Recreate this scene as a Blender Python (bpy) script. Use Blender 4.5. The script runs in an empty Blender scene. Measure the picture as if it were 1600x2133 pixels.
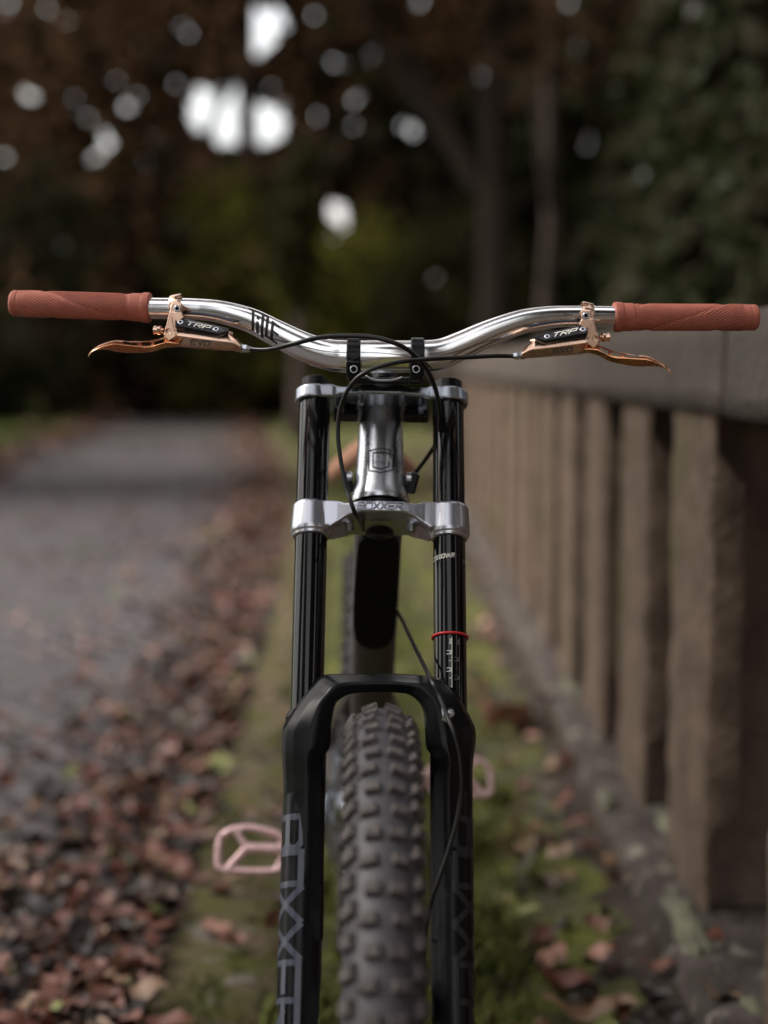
import bpy, bmesh, math, random
import numpy as np
from mathutils import Vector, Matrix, noise
R = math.radians
random.seed(7)
rng = np.random.default_rng(11)
scene = bpy.context.scene
COL = scene.collection

# ------------------------------------------------------------------ camera, sky, sun, exposure
F_PX, CAM_H, PITCH, YAW = 3405.0, 1.04, R(5.01), R(0.236)
cd = bpy.data.cameras.new('camera'); cam = bpy.data.objects.new('camera', cd); COL.objects.link(cam)
cam.location = (0, 0, CAM_H); cam.rotation_euler = (R(90) - PITCH, 0, YAW)
cd.sensor_fit = 'VERTICAL'; cd.sensor_height = 36; cd.sensor_width = 27
cd.lens = F_PX / 2133 * 36
cd.clip_start = 0.05; cd.clip_end = 600
cd.dof.use_dof = True; cd.dof.focus_distance = 1.715; cd.dof.aperture_fstop = 2.05
cd.dof.aperture_blades = 0
scene.camera = cam

SUN_EL, SUN_AZ = R(46), R(-84)          # azimuth measured from +Y, negative to the left
w = bpy.data.worlds.new("World"); scene.world = w; w.use_nodes = True
nt = w.node_tree; bg = nt.nodes['Background']
sky = nt.nodes.new('ShaderNodeTexSky'); sky.sky_type = 'NISHITA'; sky.sun_disc = False
sky.sun_elevation = SUN_EL; sky.sun_rotation = SUN_AZ; sky.air_density = 1.0; sky.dust_density = 4.0; sky.ozone_density = 1.0
hs = nt.nodes.new('ShaderNodeHueSaturation'); hs.inputs['Saturation'].default_value = 0.42
nt.links.new(sky.outputs[0], hs.inputs['Color'])
tcw = nt.nodes.new('ShaderNodeTexCoord'); cl_ = nt.nodes.new('ShaderNodeTexNoise'); cl_.inputs['Scale'].default_value = 3.0; cl_.inputs['Detail'].default_value = 6
nt.links.new(tcw.outputs['Generated'], cl_.inputs['Vector'])
cr_ = nt.nodes.new('ShaderNodeMapRange'); cr_.inputs[1].default_value = .35; cr_.inputs[2].default_value = .62; nt.links.new(cl_.outputs[0], cr_.inputs[0])
cr_.inputs[3].default_value = .35; cr_.inputs[4].default_value = .9
cm_ = nt.nodes.new('ShaderNodeMix'); cm_.data_type = 'RGBA'; cm_.inputs[7].default_value = (4.0, 3.85, 3.6, 1)      # thin overcast
nt.links.new(cr_.outputs[0], cm_.inputs[0]); nt.links.new(hs.outputs[0], cm_.inputs[6]); nt.links.new(cm_.outputs[2], bg.inputs[0])
bg.inputs[1].default_value = 0.13
sl = bpy.data.lights.new('sun', 'SUN'); sl.energy = 1.35; sl.angle = R(18); sl.color = (1.0, 0.94, 0.86)
so = bpy.data.objects.new('sun', sl); COL.objects.link(so)
sd = Vector((math.sin(SUN_AZ) * math.cos(SUN_EL), math.cos(SUN_AZ) * math.cos(SUN_EL), math.sin(SUN_EL)))
so.rotation_euler = sd.to_track_quat('Z', 'Y').to_euler(); so.location = sd * 40
vs = scene.view_settings
vs.view_transform = 'Standard'; vs.look = 'None'; vs.gamma = 1; vs.use_curve_mapping = False
vs.exposure = 1.62
scene.render.engine = 'CYCLES'
scene.cycles.use_denoising = True
scene.cycles.max_bounces = 6; scene.cycles.glossy_bounces = 4; scene.cycles.diffuse_bounces = 3
scene.cycles.sample_clamp_indirect = 4
scene.cycles.use_adaptive_sampling = False

# ------------------------------------------------------------------ pixel -> place
RX = Vector((math.cos(YAW), math.sin(YAW), 0))
FW = Vector((-math.sin(YAW) * math.cos(PITCH), math.cos(YAW) * math.cos(PITCH), -math.sin(PITCH)))
UP = RX.cross(FW)
CAMP = Vector((0, 0, CAM_H))
def ray(px, py): return FW + RX * ((px - 800) / F_PX) + UP * ((1066.5 - py) / F_PX)
def W(px, py, d):
    r = ray(px, py); return CAMP + r * (d / r.y)
def G(px, py, z=0.0):
    r = ray(px, py); return CAMP + r * ((z - CAM_H) / r.z)

# ------------------------------------------------------------------ node helpers
def mat(name, col, rough=0.6, metal=0.0, var=None, vscale=20, bump=0.0, bscale=80, col2=None, stretch=None,
        spec=None, rvar=0.0, coat=0.0, island=None, detail=6, thr=(0.35, 0.65), coords='Object', col3=None, c3scale=5, c3thr=(.5,.65), transl=0):
    m = bpy.data.materials.new(name); m.use_nodes = True
    n = m.node_tree; b = n.nodes['Principled BSDF']; L = n.links.new
    b.inputs['Base Color'].default_value = (*col, 1); b.inputs['Roughness'].default_value = rough
    b.inputs['Metallic'].default_value = metal
    if spec is not None: b.inputs['Specular IOR Level'].default_value = spec
    if coat: b.inputs['Coat Weight'].default_value = coat; b.inputs['Coat Roughness'].default_value = 0.08
    tc = n.nodes.new('ShaderNodeTexCoord'); mp = n.nodes.new('ShaderNodeMapping')
    L(tc.outputs[coords], mp.inputs[0])
    if stretch: mp.inputs['Scale'].default_value = stretch
    out = None
    if col2 is not None:
        t = n.nodes.new('ShaderNodeTexNoise'); t.inputs['Scale'].default_value = vscale; t.inputs['Detail'].default_value = detail
        t.inputs['Roughness'].default_value = 0.65
        L(mp.outputs[0], t.inputs['Vector'])
        r = n.nodes.new('ShaderNodeValToRGB'); L(t.outputs[0], r.inputs[0])
        r.color_ramp.elements[0].position, r.color_ramp.elements[1].position = thr
        r.color_ramp.elements[0].color = (*col, 1); r.color_ramp.elements[1].color = (*col2, 1)
        out = r.outputs[0]
    if col3 is not None:
        t = n.nodes.new('ShaderNodeTexNoise'); t.inputs['Scale'].default_value = c3scale; t.inputs['Detail'].default_value = 8
        L(mp.outputs[0], t.inputs['Vector'])
        r = n.nodes.new('ShaderNodeMapRange'); L(t.outputs[0], r.inputs[0])
        r.inputs[1].default_value, r.inputs[2].default_value = c3thr
        mx = n.nodes.new('ShaderNodeMix'); mx.data_type = 'RGBA'
        L(r.outputs[0], mx.inputs[0])
        if out: L(out, mx.inputs[6])
        else: mx.inputs[6].default_value = (*col, 1)
        mx.inputs[7].default_value = (*col3, 1); out = mx.outputs[2]
    if island is not None:
        g = n.nodes.new('ShaderNodeNewGeometry'); r = n.nodes.new('ShaderNodeValToRGB'); L(g.outputs['Random Per Island'], r.inputs[0])
        els = r.color_ramp.elements
        for i, c in enumerate(island):
            p = i / (len(island) - 1)
            e = els[0] if i == 0 else (els[1] if i == len(island) - 1 else els.new(p))
            e.position = p
            e.color = (*c, 1)
        out = r.outputs[0]
    if out: L(out, b.inputs['Base Color'])
    if transl:
        tr = n.nodes.new('ShaderNodeBsdfTranslucent'); ms = n.nodes.new('ShaderNodeMixShader'); ms.inputs[0].default_value = transl
        L(out, tr.inputs[0]); L(b.outputs[0], ms.inputs[1]); L(tr.outputs[0], ms.inputs[2]); L(ms.outputs[0], n.nodes['Material Output'].inputs[0])
    if bump:
        t = n.nodes.new('ShaderNodeTexNoise'); t.inputs['Scale'].default_value = bscale; t.inputs['Detail'].default_value = 8
        L(mp.outputs[0], t.inputs['Vector'])
        bp = n.nodes.new('ShaderNodeBump'); bp.inputs['Strength'].default_value = bump; bp.inputs['Distance'].default_value = 0.01
        L(t.outputs[0], bp.inputs['Height']); L(bp.outputs[0], b.inputs['Normal'])
    if rvar:
        t = n.nodes.new('ShaderNodeTexNoise'); t.inputs['Scale'].default_value = bscale * .7; t.inputs['Detail'].default_value = 6
        L(mp.outputs[0], t.inputs['Vector'])
        r = n.nodes.new('ShaderNodeMapRange'); L(t.outputs[0], r.inputs[0])
        r.inputs[1].default_value, r.inputs[2].default_value = 0.3, 0.7
        r.inputs[3].default_value, r.inputs[4].default_value = max(rough - rvar, 0.02), rough + rvar
        L(r.outputs[0], b.inputs['Roughness'])
    return m

M = {}
M['polished'] = mat('polished_aluminium', (.90, .90, .92), .17, 1, rvar=.05, bscale=60, stretch=(.1, 1, 1))
M['raw_alu'] = mat('raw_aluminium', (.68, .70, .75), .29, 1, rvar=.05, bscale=60, col2=(.54, .56, .61), vscale=14)
M['silver'] = mat('satin_silver', (.56, .57, .63), .30, 1)
M['silver_dark'] = mat('grey_machined', (.36, .38, .43), .27, 1)
M['gold'] = mat('rose_gold', (.74, .50, .38), .24, 1, rvar=.05, bscale=150)
M['copper'] = mat('copper_orange', (.76, .36, .19), .25, 1, rvar=.05, bscale=150)
M['gloss_black'] = mat('gloss_black', (.004, .004, .005), .09, 0, spec=.45)
M['satin_black'] = mat('satin_black', (.004, .004, .005), .30, 0, spec=.2, rvar=.08, bscale=40, col2=(.009, .008, .008), vscale=50, thr=(.55,.75))
M['matte_black'] = mat('matte_black', (.006, .006, .0065), .5, 0, spec=.3)
M['pad_black'] = mat('pad_black', (.006, .006, .007), .8, 0, bump=.1, bscale=400, spec=.15)
M['hose'] = mat('hose_black', (.004, .004, .0045), .28, 0, spec=.4)
M['cap_black'] = mat('cap_black', (.025, .026, .034), .22, .3)
M['grip'] = mat('terracotta_rubber', (.42, .118, .078), .62, 0, col2=(.34, .092, .06), vscale=60, bump=.05, bscale=500)
M['tyre'] = mat('tyre_rubber', (.026, .024, .032), .55, 0, bump=.15, bscale=500, col2=(.040, .037, .043), vscale=60)
M['knob'] = mat('dusty_knob', (.092, .077, .072), .85, 0, bump=.5, bscale=300, col2=(.045, .038, .038), vscale=90)
M['frame'] = mat('frame_grey_brown', (.060, .052, .048), .45, 0, bump=.03, bscale=200)
M['print_dark'] = mat('print_black', (.012, .010, .016), .4)
M['print_white'] = mat('print_white', (.75, .74, .68), .45)
M['print_dim'] = mat('print_grey', (.20, .20, .17), .45)
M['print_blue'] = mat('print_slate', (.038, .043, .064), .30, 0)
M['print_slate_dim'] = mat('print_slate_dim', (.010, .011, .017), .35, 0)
M['print_crown'] = mat('print_crown', (.22, .22, .27), .4, .6)
M['red'] = mat('red_rubber', (.52, .015, .02), .35)
M['pink'] = mat('pink_metal', (.76, .52, .52), .42, .4, col2=(.58, .37, .37), vscale=120, rvar=.1, bscale=150)
M['tan'] = mat('tan_leather', (.52, .26, .17), .5, 0, bump=.1, bscale=120)
M['chain'] = mat('chain_steel', (.45, .47, .52), .3, 1)
M['stone'] = mat('coping_stone', (.125, .098, .086), .85, 0, spec=.25, col2=(.072, .056, .050), vscale=9, bump=1.0, bscale=70, col3=(.07,.062,.05), c3scale=3, c3thr=(.5,.72), thr=(.3,.7))
M['stone_b'] = mat('baluster_stone', (.172, .120, .090), .88, 0, spec=.25, col2=(.092, .066, .048), vscale=11, bump=1.0, bscale=45, col3=(.080, .076, .026), c3scale=2.2, c3thr=(.55,.74))
M['stone_core'] = mat('lightened_core', (.19, .13, .10), .92, 0, col2=(.11, .076, .058), vscale=14, bump=.6, bscale=60)  # stone tone raised because the recess gets little light
M['footing'] = mat('footing_stone', (.026, .019, .011), .95, 0, spec=.15, col2=(.060, .046, .040), vscale=5, bump=1.6, bscale=22, col3=(.14,.125,.11), c3scale=24, c3thr=(.62,.68), thr=(.35,.62))
M['ledge'] = mat('ledge_stone', (.085, .070, .064), .92, 0, spec=.2, col2=(.045, .036, .030), vscale=8, bump=1.6, bscale=30, thr=(.40, .62), col3=(.20, .185, .15), c3scale=17, c3thr=(.59, .65))
M['lichen'] = mat('pale_lichen', (.19, .19, .125), .95, 0, col2=(.11, .105, .07), vscale=40, bump=.6, bscale=120)
M['asphalt'] = mat('asphalt', (.048, .043, .043), .55, 0, spec=.35, col2=(.105, .094, .092), vscale=3.0, bump=.5, bscale=160, col3=(.055, .055, .032), c3scale=1.6, c3thr=(.52,.66), rvar=.12, coords='Generated' if False else 'Object')
M['verge'] = mat('mossy_soil', (.040, .034, .020), .95, 0, col2=(.100, .108, .010), vscale=4, thr=(.38,.56), bump=.8, bscale=60, col3=(.035,.026,.018), c3scale=9, c3thr=(.55,.70))
M['kerb'] = mat('kerb_stone', (.110, .082, .052), .9, 0, spec=.2, col2=(.072, .072, .016), vscale=9, bump=1.0, bscale=60, thr=(.42,.60), col3=(.16,.14,.12), c3scale=16, c3thr=(.58,.68))
M['earth'] = mat('woodland_floor', (.035, .024, .016), .95, 0, col2=(.075, .036, .022), vscale=2.2, bump=.8, bscale=20)
M['lawn'] = mat('grass_bank', (.075, .12, .012), .95, 0, col2=(.10, .14, .018), vscale=1.2, bump=.8, bscale=30, col3=(.06,.04,.02), c3scale=.7)
M['moss'] = mat('moss', (.075, .105, .012), .9, island=[(.055, .066, .005), (.10, .12, .008), (.15, .16, .014), (.075, .088, .008)])
M['bark'] = mat('bark', (.070, .048, .036), .95, 0, col2=(.042, .030, .022), vscale=6, bump=1, bscale=25, stretch=(1, 1, .25))
M['leaf_autumn'] = mat('autumn_foliage', (.1, .05, .03), .8, spec=.12, transl=.4, island=[(.10, .058, .034), (.20, .11, .060), (.14, .082, .042), (.12, .105, .04), (.26, .14, .075)])
M['leaf_green'] = mat('green_foliage', (.03, .05, .02), .7, spec=.12, transl=.3, island=[(.020, .028, .006), (.036, .048, .009), (.055, .066, .010), (.032, .042, .018)])
M['leaf_dark'] = mat('dark_foliage', (.02, .03, .01), .8, spec=.1, transl=.3, island=[(.014, .016, .006), (.026, .030, .008), (.045, .046, .012)])
M['leaf_yellow_glow'] = mat('yellow_glow_foliage', (.1, .1, .02), .8, spec=.15, transl=.5, island=[(.20, .20, .03), (.38, .35, .06), (.62, .56, .20), (.30, .28, .05)])  # yellow leaf tones raised to stand in for a sunlit glow
M['core'] = mat('crown_filler_dark', (.022, .019, .010), .95, spec=.1)  # dark mass added inside crowns so less sky leaks through
LEAFC = {'russet': (.215, .070, .042), 'tan': (.30, .17, .095), 'dark': (.026, .014, .010), 'lime': (.30, .32, .10), 'pink': (.46, .23, .17), 'brown': (.105, .050, .028)}
for k, c in LEAFC.items():
    c = tuple(v * (.82 if k not in ('lime', 'pink') else 1) for v in c); M['lf_' + k] = mat('fallen_' + k, c, .5, 0, col2=tuple(v * .62 for v in c), vscale=30, bump=.2, bscale=120)

# ------------------------------------------------------------------ mesh helpers
def link(name, me, parent=None):
    o = bpy.data.objects.new(name, me); COL.objects.link(o)
    if parent is not None: o.parent = parent
    return o
def mesh(name, verts, faces, m, parent=None, smooth=True, bevel=0, sub=0, auto=None):
    me = bpy.data.meshes.new(name); me.from_pydata([tuple(v) for v in verts], [], faces); me.update()
    bm = bmesh.new(); bm.from_mesh(me); bmesh.ops.recalc_face_normals(bm, faces=bm.faces); bm.to_mesh(me); bm.free()
    if smooth: me.shade_smooth()
    for x in (m if isinstance(m, (list, tuple)) else [m]): me.materials.append(x)
    o = link(name, me, parent)
    if auto is not None: me.set_sharp_from_angle(angle=R(auto))
    if bevel:
        b = o.modifiers.new('bevel', 'BEVEL'); b.width = bevel; b.segments = 3; b.limit_method = 'ANGLE'; b.angle_limit = R(32); b.harden_normals = False
    return o
class MB:
    """collects pieces of one part"""
    def __init__(s): s.v, s.f, s.mi = [], [], []
    def add(s, V, F_, mi=0):
        o = len(s.v); s.v += [Vector(v) for v in V]; s.f += [tuple(i + o for i in f) for f in F_]; s.mi += [mi] * len(F_)
        return s
    def build(s, name, m, parent=None, smooth=True, bevel=0, remesh=0, smoothit=0, auto=None):
        o = mesh(name, s.v, s.f, m, parent, smooth, 0)
        if any(s.mi): o.data.polygons.foreach_set('material_index', s.mi)
        if auto is not None: o.data.set_sharp_from_angle(angle=R(auto))
        if bevel:
            b = o.modifiers.new('bevel', 'BEVEL'); b.width = bevel; b.segments = 3; b.limit_method = 'ANGLE'; b.angle_limit = R(32)
        if remesh:
            r = o.modifiers.new('remesh', 'REMESH'); r.mode = 'VOXEL'; r.voxel_size = remesh; r.use_smooth_shade = True
            if smoothit:
                sm = o.modifiers.new('smooth', 'SMOOTH'); sm.factor = .5; sm.iterations = smoothit
        return o
def frames(P):
    T = []
    for i in range(len(P)):
        a = P[max(i - 1, 0)]; b = P[min(i + 1, len(P) - 1)]
        T.append((b - a).normalized())
    n = T[0].cross(Vector((0, 0, 1)))
    if n.length < .2: n = T[0].cross(Vector((0, 1, 0)))
    n.normalize(); out = []
    for t in T:
        n = (n - t * n.dot(t)).normalized(); out.append((t, n, t.cross(n)))
    return out
def tube(P, rad, seg=24, cap=True):
    P = [Vector(p) for p in P]
    if not hasattr(rad, '__len__'): rad = [rad] * len(P)
    V, F_ = [], []
    for p, r, (t, n, b) in zip(P, rad, frames(P)):
        for k in range(seg):
            a = 2 * math.pi * k / seg; V.append(p + (n * math.cos(a) + b * math.sin(a)) * r)
    for i in range(len(P) - 1):
        for k in range(seg):
            k2 = (k + 1) % seg
            F_.append((i * seg + k, i * seg + k2, (i + 1) * seg + k2, (i + 1) * seg + k))
    if cap:
        F_.append(tuple(range(seg))[::-1]); F_.append(tuple((len(P) - 1) * seg + k for k in range(seg)))
    return V, F_
def crv(P, n=8, closed=False):
    P = [Vector(p) for p in P]; out = []
    for i in range(len(P) - 1):
        p0 = P[max(i - 1, 0)]; p1 = P[i]; p2 = P[i + 1]; p3 = P[min(i + 2, len(P) - 1)]
        for k in range(n):
            t = k / n
            out.append(.5 * ((2 * p1) + (p2 - p0) * t + (2 * p0 - 5 * p1 + 4 * p2 - p3) * t * t + (-p0 + 3 * p1 - 3 * p2 + p3) * t ** 3))
    out.append(P[-1]); return out
def loft(rings):
    k = len(rings[0]); V = [v for r in rings for v in r]; F_ = []
    for i in range(len(rings) - 1):
        for j in range(k):
            j2 = (j + 1) % k; F_.append((i * k + j, i * k + j2, (i + 1) * k + j2, (i + 1) * k + j))
    F_.append(tuple(range(k))[::-1]); F_.append(tuple((len(rings) - 1) * k + j for j in range(k)))
    return V, F_
def box(c, s, rot=None):
    V = []; 
    for dx in (-1, 1):
        for dy in (-1, 1):
            for dz in (-1, 1):
                v = Vector((dx * s[0] / 2, dy * s[1] / 2, dz * s[2] / 2))
                if rot is not None: v = rot @ v
                V.append(Vector(c) + v)
    return V, [(0, 1, 3, 2), (4, 6, 7, 5), (0, 4, 5, 1), (2, 3, 7, 6), (0, 2, 6, 4), (1, 5, 7, 3)]
def prism(top, bot):
    k = len(top)
    return list(top) + list(bot), [tuple(range(k)), tuple(range(2 * k - 1, k - 1, -1))] + [(i, (i + 1) % k, k + (i + 1) % k, k + i) for i in range(k)]
def lathe(c, axis, prof, seg=48, cap=True):
    """prof: (along, radius)"""
    ax = axis.normalized(); n = ax.cross(Vector((0, 0, 1)))
    if n.length < .2: n = ax.cross(Vector((0, 1, 0)))
    n.normalize(); b = ax.cross(n); V, F_ = [], []
    for a_, r in prof:
        for k in range(seg):
            t = 2 * math.pi * k / seg; V.append(c + ax * a_ + (n * math.cos(t) + b * math.sin(t)) * r)
    for i in range(len(prof) - 1):
        for k in range(seg):
            k2 = (k + 1) % seg; F_.append((i * seg + k, i * seg + k2, (i + 1) * seg + k2, (i + 1) * seg + k))
    if cap: F_ += [tuple(range(seg))[::-1], tuple((len(prof) - 1) * seg + k for k in range(seg))]
    return V, F_
def tag(o, label=None, cat=None, group=None, kind=None):
    if label: o['label'] = label
    if cat: o['category'] = cat
    if group: o['group'] = group
    if kind: o['kind'] = kind
    return o
def empty(name, loc=(0, 0, 0)):
    o = bpy.data.objects.new(name, None); COL.objects.link(o); o.location = loc; o.empty_display_size = .1; return o
def cut(o, cutters):
    """open real holes in o, then drop the cutting shapes"""
    for V, F_ in cutters:
        c = mesh('cutter', V, F_, M['matte_black'], o.parent, smooth=False)
        b = o.modifiers.new('cut', 'BOOLEAN'); b.operation = 'DIFFERENCE'; b.object = c; b.solver = 'EXACT'
        bpy.context.view_layer.update()
        dg = bpy.context.evaluated_depsgraph_get()
        me = bpy.data.meshes.new_from_object(o.evaluated_get(dg)); o.modifiers.remove(b)
        old = o.data; o.data = me
        bpy.data.objects.remove(c, do_unlink=True)

# stroke lettering: letters as strokes on a 0..1 x 0..1 box
GL = {
 'B': [[(0,0),(0,1),(.8,1),(1,.85),(1,.6),(.85,.5),(0,.5)],[(.85,.5),(1,.38),(1,.12),(.8,0),(0,0)]],
 'O': [[(0,0),(0,1),(1,1),(1,0),(0,0)]],
 'X': [[(0,0),(1,1)],[(0,1),(1,0)]],
 'E': [[(1,1),(0,1),(0,0),(1,0)],[(0,.5),(.85,.5)]],
 'R': [[(0,0),(0,1),(1,1),(1,.5),(0,.5)],[(.35,.5),(1,0)]],
 'T': [[(0,1),(1,1)],[(.5,1),(.5,0)]],
 'P': [[(0,0),(0,1),(1,1),(1,.45),(0,.45)]],
 'V': [[(0,1),(.5,0),(1,1)]],
 'D': [[(0,0),(0,1),(.7,1),(1,.7),(1,.3),(.7,0),(0,0)]],
 'N': [[(0,0),(0,1),(1,0),(1,1)]],
 'A': [[(0,0),(.5,1),(1,0)],[(.22,.35),(.78,.35)]],
 'I': [[(.5,0),(.5,1)]],
 'L': [[(0,1),(0,0),(1,0)]],
 'C': [[(1,1),(0,1),(0,0),(1,0)]],
 'H': [[(0,0),(0,1)],[(1,0),(1,1)],[(0,.5),(1,.5)]],
 'S': [[(1,1),(0,1),(0,.5),(1,.5),(1,0),(0,0)]],
 'G': [[(1,1),(0,1),(0,0),(1,0),(1,.5),(.55,.5)]],
 'Y': [[(0,1),(.5,.5),(1,1)],[(.5,.5),(.5,0)]],
 'M': [[(0,0),(0,1),(.5,.45),(1,1),(1,0)]],
 'K': [[(0,0),(0,1)],[(1,1),(0,.5),(1,0)]],
 'F': [[(1,1),(0,1),(0,0)],[(0,.5),(.8,.5)]],
 '0': [[(0,0),(0,1),(1,1),(1,0),(0,0)]],
 '1': [[(.2,.8),(.6,1),(.6,0)]],
 '2': [[(0,1),(1,1),(1,.5),(0,.5),(0,0),(1,0)]],
 '3': [[(0,1),(1,1),(1,0),(0,0)],[(0,.5),(1,.5)]],
 '5': [[(1,1),(0,1),(0,.5),(1,.5),(1,0),(0,0)]],
}
def strokes(S, wdt, fn, k=6):
    """S: polylines in (u,v); fn(u,v,h)->point. flat raised print, each stroke a hair above the one before"""
    mb = MB(); h = 0
    for pl in S:
        for (a, b) in zip(pl[:-1], pl[1:]):
            a = Vector(a); b = Vector(b); d = b - a; L = d.length
            if L < 1e-9: continue
            d = d / L; nrm = Vector((-d.y, d.x)); a2 = a - d * wdt * .5; b2 = b + d * wdt * .5; h += 1
            V = []
            for i in range(k + 1):
                c = a2.lerp(b2, i / k)
                for s_ in (-.5, 0, .5):
                    q = c + nrm * wdt * s_; V.append(fn(q.x, q.y, (h % 12) * 2.2e-5))
            F_ = []
            for i in range(k):
                for j in range(2): F_.append((i * 3 + j, i * 3 + j + 1, (i + 1) * 3 + j + 1, (i + 1) * 3 + j))
            mb.add(V, F_)
    return mb
def word(txt, lw, lh, gap, shear=0.0):
    S = []; x = 0
    for ch in txt:
        if ch != ' ':
            w_ = lw * (.35 if ch == 'I' else 1)
            for pl in GL[ch]: S.append([(x + p[0] * w_ + shear * p[1] * lh, p[1] * lh) for p in pl])
            x += w_ + gap
        else: x += lw * .6
    return S, x - gap

# ================================================================== THE SETTING
def cx(Y):                                  # the lane bends gently to the left
    Y = max(Y, 0.0); return -0.0026 * Y * Y if Y < 20 else -1.04 - .104 * (Y - 20)
def strip(name, x0f, x1f, y0, y1, ny, nx, zf, m, kind='structure'):
    V, F_ = [], []
    ys = [y0 + (y1 - y0) * (i / ny) ** 1.6 for i in range(ny + 1)]
    for y in ys:
        a, b = x0f(y), x1f(y)
        for j in range(nx + 1):
            x = a + (b - a) * j / nx; V.append((x, y, zf(x, y)))
    for i in range(ny):
        for j in range(nx):
            p = i * (nx + 1) + j; F_.append((p, p + 1, p + nx + 2, p + nx + 1))
    o = mesh(name, V, F_, m); tag(o, kind=kind); return o
def nz(x, y, s, a): return noise.noise(Vector((x * s, y * s, 3.1))) * a
g = strip('ground', lambda y: -140, lambda y: 140, -120, 420, 30, 30, lambda x, y: -.06, M['earth'])
road = strip('road', lambda y: cx(y) - 3.6, lambda y: cx(y) - .372, -9, 75, 260, 60, lambda x, y: nz(x, y, 1.1, .006) - .006 + (.006 if y > 21 else 0), M['asphalt'])
# worn setts of the lane: the ones that show largest as pieces, the rest joined
M['sett'] = mat('worn_sett', (.046, .039, .043), .46, 0, spec=.4, col2=(.098, .085, .092), vscale=5, bump=.5, bscale=120, rvar=.12, coords='Object', col3=(.060, .056, .030), c3scale=2.5, c3thr=(.55,.68))
def sett(w_, l_, r_):
    V, F_ = [], []; n = 5
    for i in range(n):
        for j in range(n):
            u, v = -1 + 2 * i / (n - 1), -1 + 2 * j / (n - 1)
            q = max(abs(u), abs(v)); sx = u * w_ * .5 * (1 - .06 * abs(v) ** 3); sy = v * l_ * .5 * (1 - .06 * abs(u) ** 3)
            V.append(Vector((sx + r_.uniform(-.002, .002), sy + r_.uniform(-.002, .002), -.012 if q > .95 else .010 - .006 * (u * u + v * v) * .5 + r_.uniform(-.0012, .0012))))
    for i in range(n - 1):
        for j in range(n - 1): p = i * n + j; F_.append((p, p + n, p + n + 1, p + 1))
    return V, F_
r_s = random.Random(2); SM = []
for k in range(6):
    V, F_ = sett(.142, .100, r_s); me = bpy.data.meshes.new('sett'); me.from_pydata([tuple(v) for v in V], [], F_); me.update(); me.shade_smooth(); me.materials.append(M['sett']); SM.append((me, V, F_))
cells = []; y = 1.5; row = 0
while y < 22:
    c_ = cx(y); x = c_ - .385 - .075 * (row % 2) - .072
    while x > c_ - 3.55: cells.append((x + r_s.uniform(-.004, .004), y + r_s.uniform(-.004, .004))); x -= .149
    y += .107; row += 1
vis = sorted([c for c in cells if abs((c[0] + c[1] * YAW) / c[1] * F_PX) < 800 and c[1] > 2.45], key=lambda c: c[1])[:300]
vs_ = set(vis); Vs, Fs, off = [], [], 0
for c in cells:
    k = r_s.randrange(6); me, V, F_ = SM[k]; a = r_s.gauss(0, .03); tx, ty = r_s.gauss(0, .02), r_s.gauss(0, .02); z = nz(c[0], c[1], 1.1, .006) + r_s.uniform(-.002, .002)
    m_ = Matrix.Translation((c[0], c[1], z)) @ Matrix.Rotation(a, 4, 'Z') @ Matrix.Rotation(tx, 4, 'X') @ Matrix.Rotation(ty, 4, 'Y')
    if c in vs_:
        o = link('sett', me, road); o.matrix_local = m_
    else:
        q = np.array(m_); Vs.append(np.array([v[:] for v in V]) @ q[:3, :3].T + q[:3, 3]); Fs += [tuple(i + off for i in f) for f in F_]; off += len(V)
me = bpy.data.meshes.new('setts'); me.from_pydata(np.concatenate(Vs).tolist(), [], Fs); me.update(); me.shade_smooth(); me.materials.append(M['sett']); tag(link('setts', me, road), kind='stuff')
strip('verge', lambda y: cx(y) - .17, lambda y: .62, -9, 75, 420, 40, lambda x, y: .006 + nz(x, y, 7, .012) + nz(x, y, 19, .006) + max(0, (x - .30)) * .12, M['verge'])
strip('grass_bank', lambda y: cx(y) - 16, lambda y: cx(y) - 3.55, -9, 75, 90, 40, lambda x, y: .03 + min(1.6, max(0, (cx(y) - 5.6 - x)) * .16) + nz(x, y, .9, .08), M['lawn'])
strip('woodland_slope', lambda y: .95, lambda y: 30, -9, 75, 60, 30, lambda x, y: -.02 + max(0, x - 2.5) * .10 + nz(x, y, .8, .10), M['earth'])

# kerb of separate stones along the road
kerb = tag(empty('stone_kerb', (-.28, 2, 0)), 'low mossy stone kerb set flush between the wet road and the grass strip', 'kerb')
y = -1.0; i = 0
while y < 26:
    Lk = .82 + .16 * random.random(); V = []
    c0, c1 = cx(y), cx(y + Lk); nseg = 6
    for s_ in range(nseg + 1):
        yy = y + .006 + (Lk - .012) * s_ / nseg; c_ = cx(yy); hz = .018 + nz(i, s_, 1.3, .006)
        V += [Vector((c_ - .382 + nz(yy, 0, 9, .006), yy, -.05)), Vector((c_ - .380 + nz(yy, 0, 9, .006), yy, hz - .006)), Vector((c_ - .368, yy, hz)), Vector((c_ - .27, yy, hz + nz(yy, 1, 8, .004))),
              Vector((c_ - .172, yy, hz - .002)), Vector((c_ - .165 + nz(yy, 4, 9, .008), yy, hz - .010)), Vector((c_ - .165, yy, -.05))]
    F_ = []
    for s_ in range(nseg):
        for j in range(6): F_.append((s_ * 7 + j, s_ * 7 + j + 1, (s_ + 1) * 7 + j + 1, (s_ + 1) * 7 + j))
    F_ += [tuple(range(7)), tuple(nseg * 7 + j for j in range(7))[::-1]]
    o = mesh('kerb_stone', V, F_, M['kerb']); o.parent = kerb; o.matrix_parent_inverse = Matrix.Translation(-kerb.location)
    y += Lk; i += 1

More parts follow.
